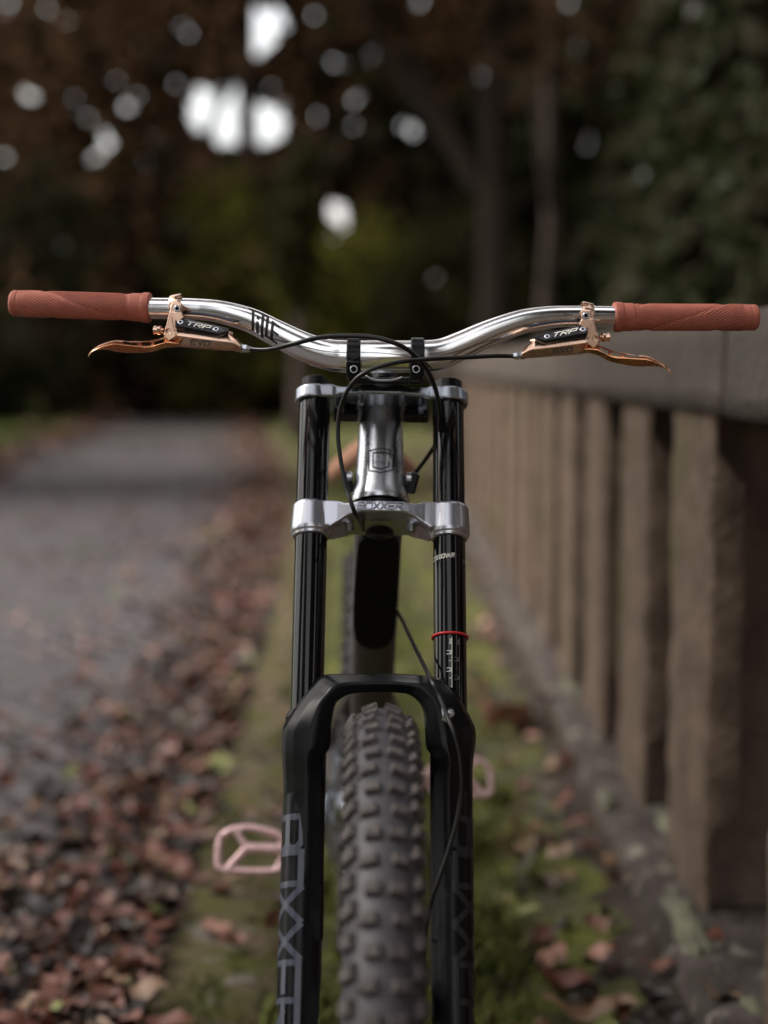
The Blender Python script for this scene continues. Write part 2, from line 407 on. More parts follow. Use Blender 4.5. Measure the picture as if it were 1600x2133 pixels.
# balustrade wall on the right
XC, XB, XP = .52, .54, .50
wall = tag(empty('stone_balustrade', (XB, 2, 0)), 'brown stone balustrade with heavy coping running along the right side of the lane', 'wall')
def wadd(o): o.parent = wall; o.matrix_parent_inverse = Matrix.Translation(-wall.location); return o
def rough_box(name, x0, x1, y0, y1, z0, z1, m, amp=.004, res=.05, bev=.006):
    nx_, ny_, nz_ = max(2, int((x1 - x0) / .06)), max(4, int((y1 - y0) / res)), max(3, int((z1 - z0) / res))
    bm = bmesh.new(); bmesh.ops.create_cube(bm, size=1)
    for v in bm.verts: v.co = Vector((x0 + (v.co.x + .5) * (x1 - x0), y0 + (v.co.y + .5) * (y1 - y0), z0 + (v.co.z + .5) * (z1 - z0)))
    bmesh.ops.bevel(bm, geom=bm.edges[:], offset=bev, segments=2, affect='EDGES')
    el = [e for e in bm.edges if abs((e.verts[0].co - e.verts[1].co).y) > .3 * (y1 - y0)]
    bmesh.ops.subdivide_edges(bm, edges=el, cuts=ny_, use_grid_fill=True)
    el = [e for e in bm.edges if abs((e.verts[0].co - e.verts[1].co).z) > .5 * (z1 - z0)]
    bmesh.ops.subdivide_edges(bm, edges=el, cuts=nz_, use_grid_fill=True)
    for v in bm.verts:
        v.co += noise.noise_vector(v.co * 9) * amp + noise.noise_vector(v.co * 31) * amp * .5
    me = bpy.data.meshes.new(name); bm.to_mesh(me); bm.free(); me.shade_smooth(); me.materials.append(m)
    return link(name, me)
y = 2.56 - 2.05 * 2
while y < 19:
    o = rough_box('coping_stone', XC, XC + .36, y + .004, y + 2.046, .966 + random.uniform(-.002, .002), 1.130 + random.uniform(-.003, .003), M['stone'], .003, .05, .007); wadd(o)
    y += 2.05
# balusters: front rib full height, thicker middle with chamfered ends, core set back, coloured lighter to offset its shade
by = [2.75 + .69 * k for k in range(23)] + [1.92 - .69 * k for k in range(5)]
def baluster(y0, wd):
    mb = MB(); n = 22; z0, z1 = .085, .968
    prof = [(z0, .012), (.235, .012), (.285, .058), (.845, .058), (.875, .030), (.90, .010), (z1, .010)]   # height, side thickness seen from the lane
    def tk(z):
        for (a, ta), (b, tb) in zip(prof[:-1], prof[1:]):
            if a <= z <= b: return ta + (tb - ta) * (z - a) / (b - a)
        return .012
    zs = sorted(set([p[0] for p in prof] + [z0 + (z1 - z0) * k / 34 for k in range(35)]))
    rings = []
    for z in zs:
        t = tk(z); t2 = t
        def q(x, yy):
            p = Vector((x, yy, z)); return p + noise.noise_vector(p * 11) * .005 + noise.noise_vector(p * 37) * .0025
        b = .008
        rings.append([q(XB + b, y0), q(XB, y0 + b), q(XB, y0 + wd * .25), q(XB, y0 + wd * .5), q(XB, y0 + wd * .75), q(XB, y0 + wd - b), q(XB + b, y0 + wd), q(XB + t, y0 + wd), q(XB + t + .01, y0 + wd - .05), q(XB + .26, y0 + wd - .06), q(XB + .26, y0 + .06),
                      q(XB + t + .01, y0 + .05), q(XB + t, y0)])
    V, F_ = loft(rings)
    o = mesh('baluster', V, F_, [M['stone_b'], M['stone_core']]); o.data.set_sharp_from_angle(angle=R(50))
    mi = [0] * len(F_)
    k = 13
    for fi in range(len(rings) - 1):
        for j in range(k):
            if j in (7, 8, 9, 10, 11): mi[fi * k + j] = 1
    for idx, fidx in enumerate(mi):
        pass
    # faces were only re-oriented, their order is kept
    o.data.polygons.foreach_set('material_index', mi)
    return o
for yy in by:
    wadd(baluster(yy + random.uniform(-.008, .008), .39 + random.uniform(-.01, .01)))
# footing: sloping base course
def foot_z(x, y): return 0
V, F_ = [], []; NYF = 520
prof = [(.345, -.04), (.36, .004), (.40, .020), (.44, .034), (.462, .052), (.475, .086), (.50, .096), (.56, .098), (.90, .098), (.92, -.04)]
for i in range(NYF + 1):
    y = -1.6 + 21.2 * (i / NYF) ** 1.3
    for j, (x, z) in enumerate(prof):
        p = Vector((x, y, z)); a = .018 if 0 < j < 8 else .0
        V.append(p + noise.noise_vector(p * 8) * a + noise.noise_vector(p * 26) * a * .6)
for i in range(NYF):
    for j in range(len(prof) - 1):
        k = len(prof); F_.append((i * k + j, i * k + j + 1, (i + 1) * k + j + 1, (i + 1) * k + j))
fo = mesh('footing', V, F_, [M['footing'], M['ledge']]); wadd(fo)
fo.data.polygons.foreach_set('material_index', [1 if 4 <= (i % (len(prof) - 1)) else 0 for i in range(len(F_))])
# lichen crusts on the footing edge
def lichen(px, py, L_, Wd, seed, ang=0):
    c = G(px, py, .095); r_ = random.Random(seed); V = [Vector((c.x, c.y, .112))]; n = 26
    for k in range(n):
        a = 2 * math.pi * k / n; rr = 1 + .22 * math.sin(a * 7 + seed) + .15 * r_.random()
        x = math.cos(a) * Wd * rr; yy = math.sin(a) * L_ * rr
        V.append(Vector((c.x + x, c.y + yy, .105 + nz(x + c.x, yy + c.y, 30, .004))))
    for k in range(n):
        p = V[1 + k]; V.append(Vector((p.x + (p.x - c.x) * .06, p.y + (p.y - c.y) * .06, .085)))
    F_ = [(0, 1 + k, 1 + (k + 1) % n) for k in range(n)] + [(1 + k, 1 + n + k, 1 + n + (k + 1) % n, 1 + (k + 1) % n) for k in range(n)]
    wadd(mesh('lichen_crust', V, F_, M['lichen']))
lichen(1432, 1925, .135, .022, 3); lichen(1395, 1725, .16, .022, 5); lichen(1262, 1668, .05, .012, 9); lichen(1570, 2110, .04, .015, 12)
lichen(1190, 1440, .14, .012, 22)

# ------------------------------------------------------------------ trees and foliage
GAPS = []   # openings in the wood: (direction, radius)
def gapdir(px, py, r): GAPS.append((ray(px, py).normalized(), r))
for g_ in [(485, 242, .88), (540, 262, .62), (435, 228, .55), (540, 50, .42), (535, 85, .35), (575, 38, .25)]:
    gapdir(*g_)
for g_ in [(660, 240, .16), (735, 208, .15), (787, 88, .10), (870, 150, .12), (872, 10, .14), (1190, 8, .16), (1560, 10, .12), (1012, 100, .06), (565, 182, .08), (690, 135, .07), (230, 305, .13),
           (190, 245, .08), (60, 235, .07), (130, 295, .06), (320, 285, .08), (95, 15, .14), (240, 170, .06), (270, 220, .07), (395, 245, .09), (590, 285, .09), (5, 325, .12), (465, 48, .08), (280, 50, .05),
           (20, 8, .10), (1015, 172, .05), (700, 440, .26), (715, 470, .12), (690, 500, .12), (405, 530, .05), (780, 110, .05), (640, 195, .07), (60, 300, .05), (165, 235, .06)]:
    gapdir(g_[0], g_[1], g_[2] * (.44 if g_[1] < 400 else .95))

rg = random.Random(4)
for _ in range(11): gapdir(rg.uniform(0, 330), rg.uniform(185, 370), rg.uniform(.025, .055))
for _ in range(20): gapdir(rg.uniform(330, 1060), rg.uniform(-10, 290), rg.uniform(.025, .055))
for _ in range(6): gapdir(rg.uniform(0, 400), rg.uniform(-10, 180), rg.uniform(.025, .05))
GD = np.array([list(g_[0]) for g_ in GAPS]); GR = np.array([g_[1] for g_ in GAPS])
def clear(P, extra=0.0, ymin=9):
    """True where a point is outside every opening"""
    Q = P - np.array([0, 0, CAM_H]); ok = np.ones(len(P), bool)
    for d, r in zip(GD, GR):
        t = Q @ d; dist = np.linalg.norm(Q - t[:, None] * d, axis=1)
        ok &= ~((dist < r + extra) & (P[:, 1] > ymin))
    return ok
def leaves_mesh(name, P, size, m, parent=None, aspect=.6):
    n = len(P); a = rng.normal(size=(n, 3)); a /= np.linalg.norm(a, axis=1)[:, None]
    b = rng.normal(size=(n, 3)); b -= (b * a).sum(1)[:, None] * a; b /= np.linalg.norm(b, axis=1)[:, None]
    s = size * rng.uniform(.6, 1.4, n)[:, None]
    V = np.stack([P - a * s * .5, P + b * s * aspect * .5, P + a * s * .5, P - b * s * aspect * .5], 1).reshape(-1, 3)
    me = bpy.data.meshes.new(name); me.vertices.add(4 * n); me.vertices.foreach_set('co', V.ravel().astype(np.float32))
    me.loops.add(4 * n); me.loops.foreach_set('vertex_index', np.arange(4 * n, dtype=np.int32))
    me.polygons.add(n); me.polygons.foreach_set('loop_start', np.arange(0, 4 * n, 4, dtype=np.int32))
    me.update(calc_edges=True); me.materials.append(m)
    return link(name, me, parent)
ICO = None
def cores_mesh(name, C, Rr, m, parent=None):
    global ICO
    if ICO is None:
        bm = bmesh.new(); bmesh.ops.create_icosphere(bm, subdivisions=1, radius=1)
        ICO = (np.array([v.co[:] for v in bm.verts]), np.array([[v.index for v in f.verts] for f in bm.faces])); bm.free()
    v, f = ICO; n = len(C)
    j = rng.uniform(.72, 1.2, (n, len(v), 1))
    V = (C[:, None, :] + v[None] * Rr[:, None, None] * j).reshape(-1, 3)
    F_ = (f[None] + (np.arange(n) * len(v))[:, None, None]).reshape(-1, 3)
    me = bpy.data.meshes.new(name); me.from_pydata(V.tolist(), [], F_.tolist()); me.update(); me.materials.append(m)
    return link(name, me, parent)
def tree(name, label, cat, x, y, h, tr, crown, nclump, nleaf, lsize, lm, group=None, limbs=6, core=.0, z0=0, lean=0, kind=None):
    """crown: list of (cx, cy, cz, rx, ry, rz) relative to the foot"""
    t = tag(empty(name, (x, y, z0)), label, cat, group)
    r_ = random.Random(int(x * 131 + y * 17))
    if tr > 0:
        mb = MB(); P = [Vector((0, 0, -.2))]
        n = 9
        for k in range(1, n + 1):
            P.append(Vector((lean * k / n * h + r_.uniform(-.04, .04) * h * .1, r_.uniform(-.03, .03) * h * .1, h * .85 * k / n)))
        mb.add(*tube(P, [tr * (1.25 if k == 0 else 1 - .75 * k / n) for k in range(n + 1)], 14))
        for k in range(limbs):
            i = r_.randint(3, n - 1); p = P[i]; c_ = crown[k % len(crown)]
            e = Vector((c_[0] + r_.uniform(-.6, .6) * c_[3], c_[1] + r_.uniform(-.6, .6) * c_[4], c_[2] + r_.uniform(-.3, .5) * c_[5]))
            mid = p.lerp(e, .5) + Vector((0, 0, (e - p).length * .08))
            mb.add(*tube(crv([p, mid, e], 5), [tr * .42 * (1 - .8 * q / 10) for q in range(11)], 8))
        mb.build('trunk', M['bark'], t)
    Cs = []
    per = max(1, nclump // len(crown))
    for c_ in crown:
        d = rng.normal(size=(per, 3)); d /= np.linalg.norm(d, axis=1)[:, None]
        d *= rng.uniform(.25, 1, (per, 1)) ** .5
        Cs.append(np.array(c_[:3]) + d * np.array(c_[3:]))
    C = np.concatenate(Cs); base = np.array([x, y, z0])
    mr = np.mean([c_[3:] for c_ in crown]); cr = mr * .30
    npl = max(1, nleaf // len(C))
    P = (C[:, None, :] + rng.normal(size=(len(C), npl, 3)) * cr * .62).reshape(-1, 3)
    P = P[clear(P + base, lsize * .18)]; P = P[(P + base)[:, 2] > .05]
    tag(leaves_mesh('crown', P, lsize, lm, t), kind='stuff')
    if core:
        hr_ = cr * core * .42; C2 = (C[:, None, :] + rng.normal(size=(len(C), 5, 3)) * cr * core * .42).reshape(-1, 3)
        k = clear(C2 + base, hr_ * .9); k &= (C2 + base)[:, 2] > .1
        tag(cores_mesh('crown_filler', C2[k], hr_ * rng.uniform(.7, 1.1, k.sum()), M['core'], t), kind='stuff')  # added dark blobs, block the sky behind the leaves
    return t
# far woodland closing the lane
x = -26; i = 0
fl = [('tall russet tree at the left end of the far woodland', 'leaf_autumn'), ('dark evergreen tree left of the bright gap in the canopy', 'leaf_dark'), ('russet autumn tree standing in front of the brightest sky gap', 'leaf_autumn'),
      ('brown autumn tree in the middle of the far woodland', 'leaf_autumn'), ('dark green tree closing the end of the lane', 'leaf_dark'), ('green tree behind the far end of the stone wall', 'leaf_green'),
      ('dense dark tree at the right side of the far woodland', 'leaf_dark'), ('green woodland tree at the outer right of the wood', 'leaf_green')]
for i, (lb, lm) in enumerate(fl):
    xx = -21 + i * 5.6 + (i % 2); yy = 36 + 4 * math.sin(i * 2.2)
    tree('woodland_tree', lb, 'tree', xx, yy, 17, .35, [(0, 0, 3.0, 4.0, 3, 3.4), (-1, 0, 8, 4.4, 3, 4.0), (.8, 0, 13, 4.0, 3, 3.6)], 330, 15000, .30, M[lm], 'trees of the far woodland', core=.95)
def box_pts(n, x0, x1, y0, y1, z0, z1): return np.stack([rng.uniform(x0, x1, n), rng.uniform(y0, y1, n), rng.uniform(z0, z1, n)], 1)
DA = box_pts(11000, -16, 16, 46, 56, 5, 15.5); DA = DA[clear(DA, .215)]
DB = np.concatenate([box_pts(5500, -46, -15.6, 46, 57, -1, 17), box_pts(5500, 15.6, 46, 46, 57, -1, 17), box_pts(3000, -16, 16, 46, 57, -1, 5), box_pts(1200, -16, 16, 46, 57, 15.2, 19)])
o = cores_mesh('distant_wood', np.concatenate([DA, DB]), np.concatenate([np.full(len(DA), .31), np.full(len(DB), .60)]), M['leaf_dark'])
tag(o, kind='stuff', label='dark mass of distant woodland behind the lane', group=None)
# middle distance
tree('beech_tree', 'russet beech with a pale brown trunk rising right of the handlebar stem', 'tree', .98, 16, 9, .19, [(-1.6, 0, 5.6, 2.6, 2.0, 1.3), (.6, 0, 5.2, 2.0, 2.0, 1.6), (-3.4, 1, 6.2, 2.4, 1.6, 1.0)], 150, 16000, .10, M['leaf_autumn'], limbs=9, core=.55)
tree('beech_tree', 'russet tree leaning over the lane from the left with thin twigs', 'tree', -6.2, 15, 9, .24, [(1.6, 0, 4.3, 3.0, 2.0, 1.2), (4.0, 0, 5.2, 2.4, 1.6, 1.0), (-1, 0, 5.4, 3.4, 2, 1.8), (0, 0, 3.2, 2.6, 2, .9)], 190, 17000, .10, M['leaf_autumn'], limbs=10, core=.45)
tree('slender_tree', 'dark slender young tree at the far end of the road behind the stem', 'tree', -1.35, 24, 4.6, .16, [(0, 0, 3.0, .22, .25, 1.3)], 40, 4000, .12, M['leaf_dark'], limbs=4, core=.9)
tree('forked_tree', 'thin brown trunk standing next to the beech over the wall', 'tree', 2.0, 21, 10, .11, [(0, 0, 7.6, 2.0, 2, 1.4)], 60, 5000, .14, M['leaf_autumn'], limbs=4, core=.6)
# evergreen bushes behind the wall
for i, (xx, yy, h, lb) in enumerate([(2.15, 6.6, 2.6, 'dark evergreen bush right behind the coping at the wall\'s near end'), (2.5, 9.2, 3.4, 'tall evergreen bush behind the wall, second from the near end'),
                                    (2.9, 12.4, 4.0, 'evergreen bush with grey green sheen behind the middle of the wall'), (3.6, 16.5, 4.6, 'evergreen bush farthest along behind the stone wall')]):
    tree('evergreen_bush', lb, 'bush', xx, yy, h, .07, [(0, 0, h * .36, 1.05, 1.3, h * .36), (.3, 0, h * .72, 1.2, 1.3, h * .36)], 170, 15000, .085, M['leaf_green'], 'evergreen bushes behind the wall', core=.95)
for i, (xx, yy, h, lb) in enumerate([(5.4, 13, 6.5, 'tall dark holly standing high over the bushes on the right'), (5.6, 19, 8.0, 'highest dark evergreen on the right, reaching out of the picture')]):
    tree('evergreen_tree', lb, 'tree', xx, yy, h, .16, [(0, 0, h * .35, 2.0, 2, h * .33), (-.4, 0, h * .75, 2.2, 2, h * .33)], 220, 16000, .12, M['leaf_green'], core=.95)
# dark hedge and shrubs across the road on the left
for i, (xx, yy, h, lm, lb) in enumerate([(-6.9, 13.5, 2.3, 'leaf_dark', 'dark clipped hedge bush behind the left grip'), (-7.9, 18.5, 3.4, 'leaf_dark', 'dark bush across the road, left of the brake lever'),
                                        (-7.8, 24, 3.6, 'leaf_dark', 'large dark bush beyond the road behind the left bar bend'), (-7.6, 31, 4.4, 'leaf_green', 'tall green bush where the road bends out of sight'),
                                        (-9.6, 15.5, 3.6, 'leaf_dark', 'dark bush at the left margin above the grass bank')]):
    tree('roadside_bush', lb, 'bush', xx, yy, h, .06, [(0, 0, h * .38, 1.7, 1.4, h * .40), (.3, 0, h * .74, 1.7, 1.3, h * .34)], 170, 12000, .12, M[lm], 'bushes along the far side of the road', core=.95)
for (xx, yy, h, lb) in [(-1.0, 33, 3.9, 'yellow green bush coloured as if sunlit, seen above the middle of the handlebar'), (-3.6, 35, 4.6, 'olive yellow bush glimpsed left of the slender tree'), (-7.0, 37, 5.5, 'broad olive bush beyond the bend, left of the bar clamp'), (1.0, 30, 3.6, 'dark olive bush just behind the far end of the wall')]:
    tree('yellow_bush', lb, 'bush', xx, yy, h, .08, [(0, 0, h * .42, 1.5, 1.2, h * .42), (.2, 0, h * .75, 1.1, 1, h * .3)], 110, 7000, .16, M['leaf_dark' if xx > 0 else 'leaf_yellow_glow'], 'bushes at the end of the lane', core=.8)
# unseen trees added over the lane to block part of the sky
for i, (xx, yy, h, cr, lb) in enumerate([(-5.6, 3.5, 11, [(3.4, 0, 8.2, 2.6, 2.6, .8), (5.6, 1, 9.0, 2.4, 2.4, .8), (0, 0, 7.5, 3, 3, 1.5)], 'unseen russet tree added, arching over the lane from the road side'),
                                     (3.4, 7.5, 10, [(-2.4, 0, 7.6, 2.4, 2.2, .8), (0, 0, 7.4, 2.4, 3, 1.4)], 'unseen russet tree added, arching over the lane from behind the wall'),
                                     (4.2, -2, 11, [(-2.8, 0, 8.6, 2.2, 2.2, .8), (0, 0, 7.4, 2.4, 3, 1.4)], 'unseen green tree added, arching over the wall near the viewer')]):
    tree('added_arching_tree', lb, 'tree', xx, yy, h, .22, cr, 120, 7000, .22, M['leaf_autumn'] if i < 2 else M['leaf_green'], 'unseen trees added over the lane', core=.55)
# unseen wood added around the viewer to darken what the metal mirrors
for i, (xx, yy, lb) in enumerate([(-7, -9, 'unseen tree added behind the viewer on the road side'), (5, -7, 'unseen tree added behind the viewer over the wall'), (-13, -3, 'unseen tree added on the road side level with the bicycle'),
                                   (11, -2, 'unseen tree added over the wall level with the bicycle'), (8.5, 5, 'tall unseen tree added over the wall beyond the bicycle')]):
    tree('added_lane_tree', lb, 'tree', xx, yy, 12, .3, [(0, 0, 3, 3.6, 3, 3.2), (0, 0, 7.5, 3.8, 3, 3.6), (0, 0, 11.5, 3, 3, 2.4)], 160, 6000, .3, M['leaf_autumn'] if i % 2 else M['leaf_green'], 'unseen trees added around the viewer', core=.95)

# ------------------------------------------------------------------ fallen leaves, moss, grass
def leaf_shape(L_, Wd, curl, fold, r_):
    rows = 6; V, F_ = [], []
    for i in range(rows + 1):
        t = i / rows; wv = math.sin(math.pi * min(1, t * .96 + .02)) ** .8 * Wd * .5 * (1.15 - .3 * t)
        x = (t - .5) * L_; z = curl * (2 * (t - .5)) ** 2 * L_ + .006 * math.sin(t * 9 + curl * 50)
        for s_ in (-1, 0, 1):
            V.append(Vector((x, s_ * wv * (1 + r_.uniform(-.14, .14)), z + abs(s_) * fold * wv)))
    for i in range(rows):
        for j in range(2): F_.append((i * 3 + j, i * 3 + j + 1, (i + 1) * 3 + j + 1, (i + 1) * 3 + j))
    return V, F_
r_ = random.Random(5)
SH = [leaf_shape(.058 * r_.uniform(.85, 1.25), .036 * r_.uniform(.8, 1.3), r_.uniform(-.12, .22), r_.uniform(-.5, .8), r_) for _ in range(7)]
KEYS = ['russet', 'brown', 'tan', 'dark', 'pink', 'lime']
def gz(x, y):
    X = x - cx(y)
    if X < -.38: return .010
    if X < -.17: return .020
    if x > .345: return .03 + max(0, x - .38) * .45
    return .012
def leafpos(n, y0, y1, zone):
    out = []
    while len(out) < n:
        y = y0 + (y1 - y0) * random.random() ** 1.7
        if zone == 'drift': X = -.385 - abs(random.gauss(0, .21))
        elif zone == 'spread': X = -.40 - random.expovariate(1 / .55)
        elif zone == 'verge': X = random.uniform(-.38, .45) if random.random() < .3 else random.gauss(.30, .07)
        elif zone == 'far': X = -3.7 + random.gauss(0, .35)
        if X < -3.4 and zone != 'far': continue
        x = cx(y) + X if zone != 'verge' or X < -.1 else X
        out.append((x, y))
    return out
meshes = {}
for k in KEYS:
    for j, (V, F_) in enumerate(SH):
        me = bpy.data.meshes.new('leaf_' + k); me.from_pydata([tuple(v) for v in V], [], F_); me.update(); me.shade_smooth(); me.materials.append(M['lf_' + k]); meshes[k, j] = me
ADJ = {'russet': 'rust red', 'brown': 'dull brown', 'tan': 'pale tan', 'dark': 'dark brown', 'pink': 'pinkish', 'lime': 'yellow green'}
def put_leaf(x, y, k, j, sc=1, z=None, rot=None, label=None, group=None):
    o = link('fallen_leaf', meshes[k, j]); o.location = (x, y, (gz(x, y) + .008) if z is None else z)
    o.rotation_euler = rot or (random.gauss(0, .35), random.gauss(0, .35), random.uniform(0, 6.28)); o.scale = (sc,) * 3
    zn = x - cx(y)
    xa = (x + y * YAW) / y * F_PX + 800; near = ('at the lower left corner' if xa < 170 else 'at the lower edge') if y < 2.75 else ('level with the pink pedal' if y < 3.4 else 'beyond the pink pedal')
    col_ = 'touching the kerb' if zn > -.5 else 'off the kerb'
    place = f'in the drift {near}, {col_}' if -.75 < zn < -.38 else (f'loose on the wet road {near}' if zn <= -.75 else (f'lying on the mossy kerb stones {near}' if zn < -.17 else f'on the soil by the stone wall {near}'.replace('level with the pink pedal', 'half way up').replace('beyond the pink pedal', 'farther back')))
    tag(o, label or f'{ADJ[k]} fallen leaf {place}', 'leaf', group or f'{ADJ[k]} leaves {place}')
    return o
def infr(x, y): 
    return abs((x + y * YAW) / y * F_PX) < 830 and y > 2.35
KW = [.37, .22, .11, .24, .04, .02]
cnt = 0
for zone, n, y1 in (('drift', 190, 4.6), ('spread', 80, 5), ('verge', 46, 5)):
    for (x, y) in leafpos(n, 2.35, y1, zone):
        if not infr(x, y) or cnt >= 285: continue
        k = random.choices(KEYS, KW)[0]; put_leaf(x, y, k, random.randrange(7), random.uniform(.7, 1.25), z=gz(x, y) + random.uniform(.008, .035 if zone == 'drift' else .014)); cnt += 1
def uniq(px, py, k, j, sc, lb, rot=(.2, -.2, .4)):
    p = G(px, py, .02); o = put_leaf(p.x, p.y, k, j, sc, z=gz(p.x, p.y) + .03, rot=rot, label=lb); del o['group']
uniq(146, 1832, 'lime', 1, 1.25, 'round pale green leaf alone on the dark wet road')
uniq(455, 1610, 'lime', 2, 1.9, 'long pale green leaf at the top of the drift, above the pedal', (.3, 0, .9))
uniq(395, 1675, 'pink', 0, 1.0, 'small whitish leaf among red leaves above the left pedal')
uniq(325, 1757, 'tan', 3, 1.0, 'small round pale leaf left of the pink pedal')
uniq(345, 1815, 'russet', 4, 2.0, 'large curled orange brown leaf beside the pink pedal', (.5, .2, .5))
uniq(305, 2100, 'tan', 5, 1.1, 'cream coloured leaf near the end of the drift at the kerb')
uniq(480, 1860, 'tan', 2, 1.3, 'tan leaf lying on the kerb under the pink pedal', (0, .1, 0))
uniq(1055, 1500, 'pink', 1, 3.0, 'big crumpled pale pink leaf right of the fork', (-.9, .2, .3))
uniq(1085, 1525, 'pink', 4, 2.2, 'pinkish leaf leaning on the big crumpled one', (-.6, .6, 1.5))
uniq(1110, 1745, 'russet', 2, 2.0, 'salmon red leaf on the soil in front of the footing', (-.3, .1, .2))
uniq(1165, 1810, 'tan', 6, .9, 'small ochre leaf lying near the footing')
uniq(1090, 1910, 'lime', 3, 1.3, 'slim yellowish leaf on dark soil right of the fork leg', (0, .2, -.5))
uniq(1250, 2030, 'pink', 5, .8, 'tiny pale leaf at the foot of the footing')
uniq(1180, 2090, 'russet', 0, 1.6, 'reddish leaf beside the moss at the lower edge', (0, .2, .1))
uniq(1220, 2120, 'tan', 4, 2.0, 'long pale tan leaf at the bottom edge right of the fork', (0, .1, .1))
uniq(200, 1900, 'russet', 6, 1.4, 'bright orange leaf on the road inside the drift edge')
rk = random.Random(77)
for _ in range(26):
    y_ = rk.uniform(2.5, 5.2); put_leaf(cx(y_) - rk.uniform(.19, .37), y_, rk.choice(['tan', 'russet', 'brown', 'dark']), rk.randrange(7), rk.uniform(.45, .95), z=.032, rot=(rk.gauss(0, .15), rk.gauss(0, .15), rk.uniform(0, 6.28)))
def leaf_mass(name, pos, s0, s1, zmax, label):
    Vs, Fs, mi = [], [], []; off = 0
    for (x, y) in pos:
        V, F_ = SH[random.randrange(7)]; sc = random.uniform(s0, s1) * (1 + .02 * max(0, y - 5))
        m_ = Matrix.Translation((x, y, gz(x, y) + random.uniform(.003, zmax))) @ Matrix.Rotation(random.uniform(0, 6.28), 4, 'Z') @ Matrix.Rotation(random.gauss(0, .33), 4, 'X') @ Matrix.Rotation(random.gauss(0, .33), 4, 'Y') @ Matrix.Scale(sc, 4)
        a = np.array(m_); v = np.array([q[:] for q in V]) @ a[:3, :3].T + a[:3, 3]
        Vs.append(v); Fs += [tuple(i + off for i in f) for f in F_]; off += len(V); c = random.choices(range(6), KW)[0]; mi += [c] * len(F_)
    me = bpy.data.meshes.new(name); me.from_pydata(np.concatenate(Vs).tolist(), [], Fs); me.update(); me.shade_smooth()
    for k in KEYS: me.materials.append(M['lf_' + k])
    me.polygons.foreach_set('material_index', mi)
    return tag(link(name, me), label, kind='stuff')
leaf_mass('leaf_drift', leafpos(2450, 1.7, 14, 'drift') + leafpos(2000, 10, 34, 'drift') + leafpos(1050, 2, 24, 'spread'), .7, 1.25, .04, 'thick drift of wet brown and rust red leaves along the kerb')
leaf_mass('verge_leaves', leafpos(420, 1.9, 22, 'verge'), .6, 1.2, .012, 'leaves scattered over the soil and moss between kerb and wall')
leaf_mass('far_leaves', leafpos(2600, 8, 50, 'far'), 1.2, 2.4, .04, 'brown leaves gathered along the far edge of the road')

def blades(name, pts, h, m, label):
    P = np.array([(x, y, gz(x, y)) for x, y in pts]); n = len(P)
    a = rng.uniform(0, 6.28, n); d = np.stack([np.cos(a), np.sin(a), np.zeros(n)], 1); e = np.stack([-np.sin(a), np.cos(a), np.zeros(n)], 1)
    hh = (h * rng.uniform(.4, 1.3, n))[:, None]; wv = hh * .10
    up = np.array([0, 0, 1.0])
    V = np.stack([P - e * wv, P + e * wv, P + d * hh * .25 + up * hh * .6 + e * wv * .8, P + d * hh * .25 + up * hh * .6 - e * wv * .8, P + d * hh * .7 + up * hh * .9], 1).reshape(-1, 3)
    o_ = np.arange(n)[:, None] * 5
    F_ = np.concatenate([o_ + [0, 1, 2, 3]], 0).tolist(); F2 = (o_ + [3, 2, 4]).tolist()
    me = bpy.data.meshes.new(name); me.from_pydata(V.tolist(), [], F_ + F2); me.update(); me.materials.append(m)
    return tag(link(name, me), label, kind='stuff')
pts = []
while len(pts) < 52000:
    y = 1.9 + 24 * random.random() ** 2.2; t = random.random()
    c0 = cx(y) * .85
    x = c0 + random.gauss(.055, .10 + .004 * y) if t < .8 else c0 * 1.1 + random.gauss(-.26, .07)
    if noise.noise(Vector((x * 6, y * 3, 0))) < -.12 and t < .8: continue
    if t >= .8 and noise.noise(Vector((x * 8, y * 4, 5))) < .25: continue
    if x > .40 or x < cx(y) - .37: continue
    pts.append((x, y))
blades('moss_strip', pts, .017, M['moss'], 'bright green moss and short grass growing under the bicycle')
pts = []
while len(pts) < 2600:
    y = 2.1 + 1.9 * random.random(); x = random.gauss(.13, .07) if random.random() < .8 else random.gauss(-.12, .05)
    if noise.noise(Vector((x * 9, y * 5, 9))) > .0: pts.append((x, y))
blades('grass_tufts', pts, .045, M['moss'], 'taller green grass tufts beside the front wheel')
pts = []
while len(pts) < 9000:
    y = 8 + 24 * random.random(); pts.append((cx(y) - 3.6 - random.expovariate(1 / 1.2), y))
blades('bank_grass', pts, .10, M['moss'], 'green grass on the bank across the road')

# ================================================================== THE BICYCLE
X0 = -.026
bike = empty('mountain_bike', (X0, 1.75, 0)); bike.rotation_euler = (0, R(1.0), R(1.2))
tag(bike, 'downhill mountain bike seen head on, silver bar, terracotta grips, black double crown fork', 'bicycle')
BM = Matrix.Translation((X0, 1.75, 0)) @ bike.rotation_euler.to_matrix().to_4x4(); BI = BM.inverted()
def P(px, py, d): return BI @ W(px, py, d)
AX = Vector((0, .4537, .8912)); NV = Vector((0, -.8912, .4537)); O0 = Vector((0, .08, .985))
def Fk(x, n, a): return O0 + Vector((x, 0, 0)) + NV * n + AX * a
def FP(px, py, n0=0.0):
    c = BI @ CAMP; r = BI.to_3x3() @ ray(px, py); t = ((O0 + NV * n0 - c).dot(NV)) / r.dot(NV); return c + r * t
def FA(px, py, n0=0.0):
    q = FP(px, py, n0) - O0; return q.x, q.dot(AX)
def part(name, label=None, parent=bike):
    o = empty(name); o.parent = parent
    if label: o['label'] = label
    return o

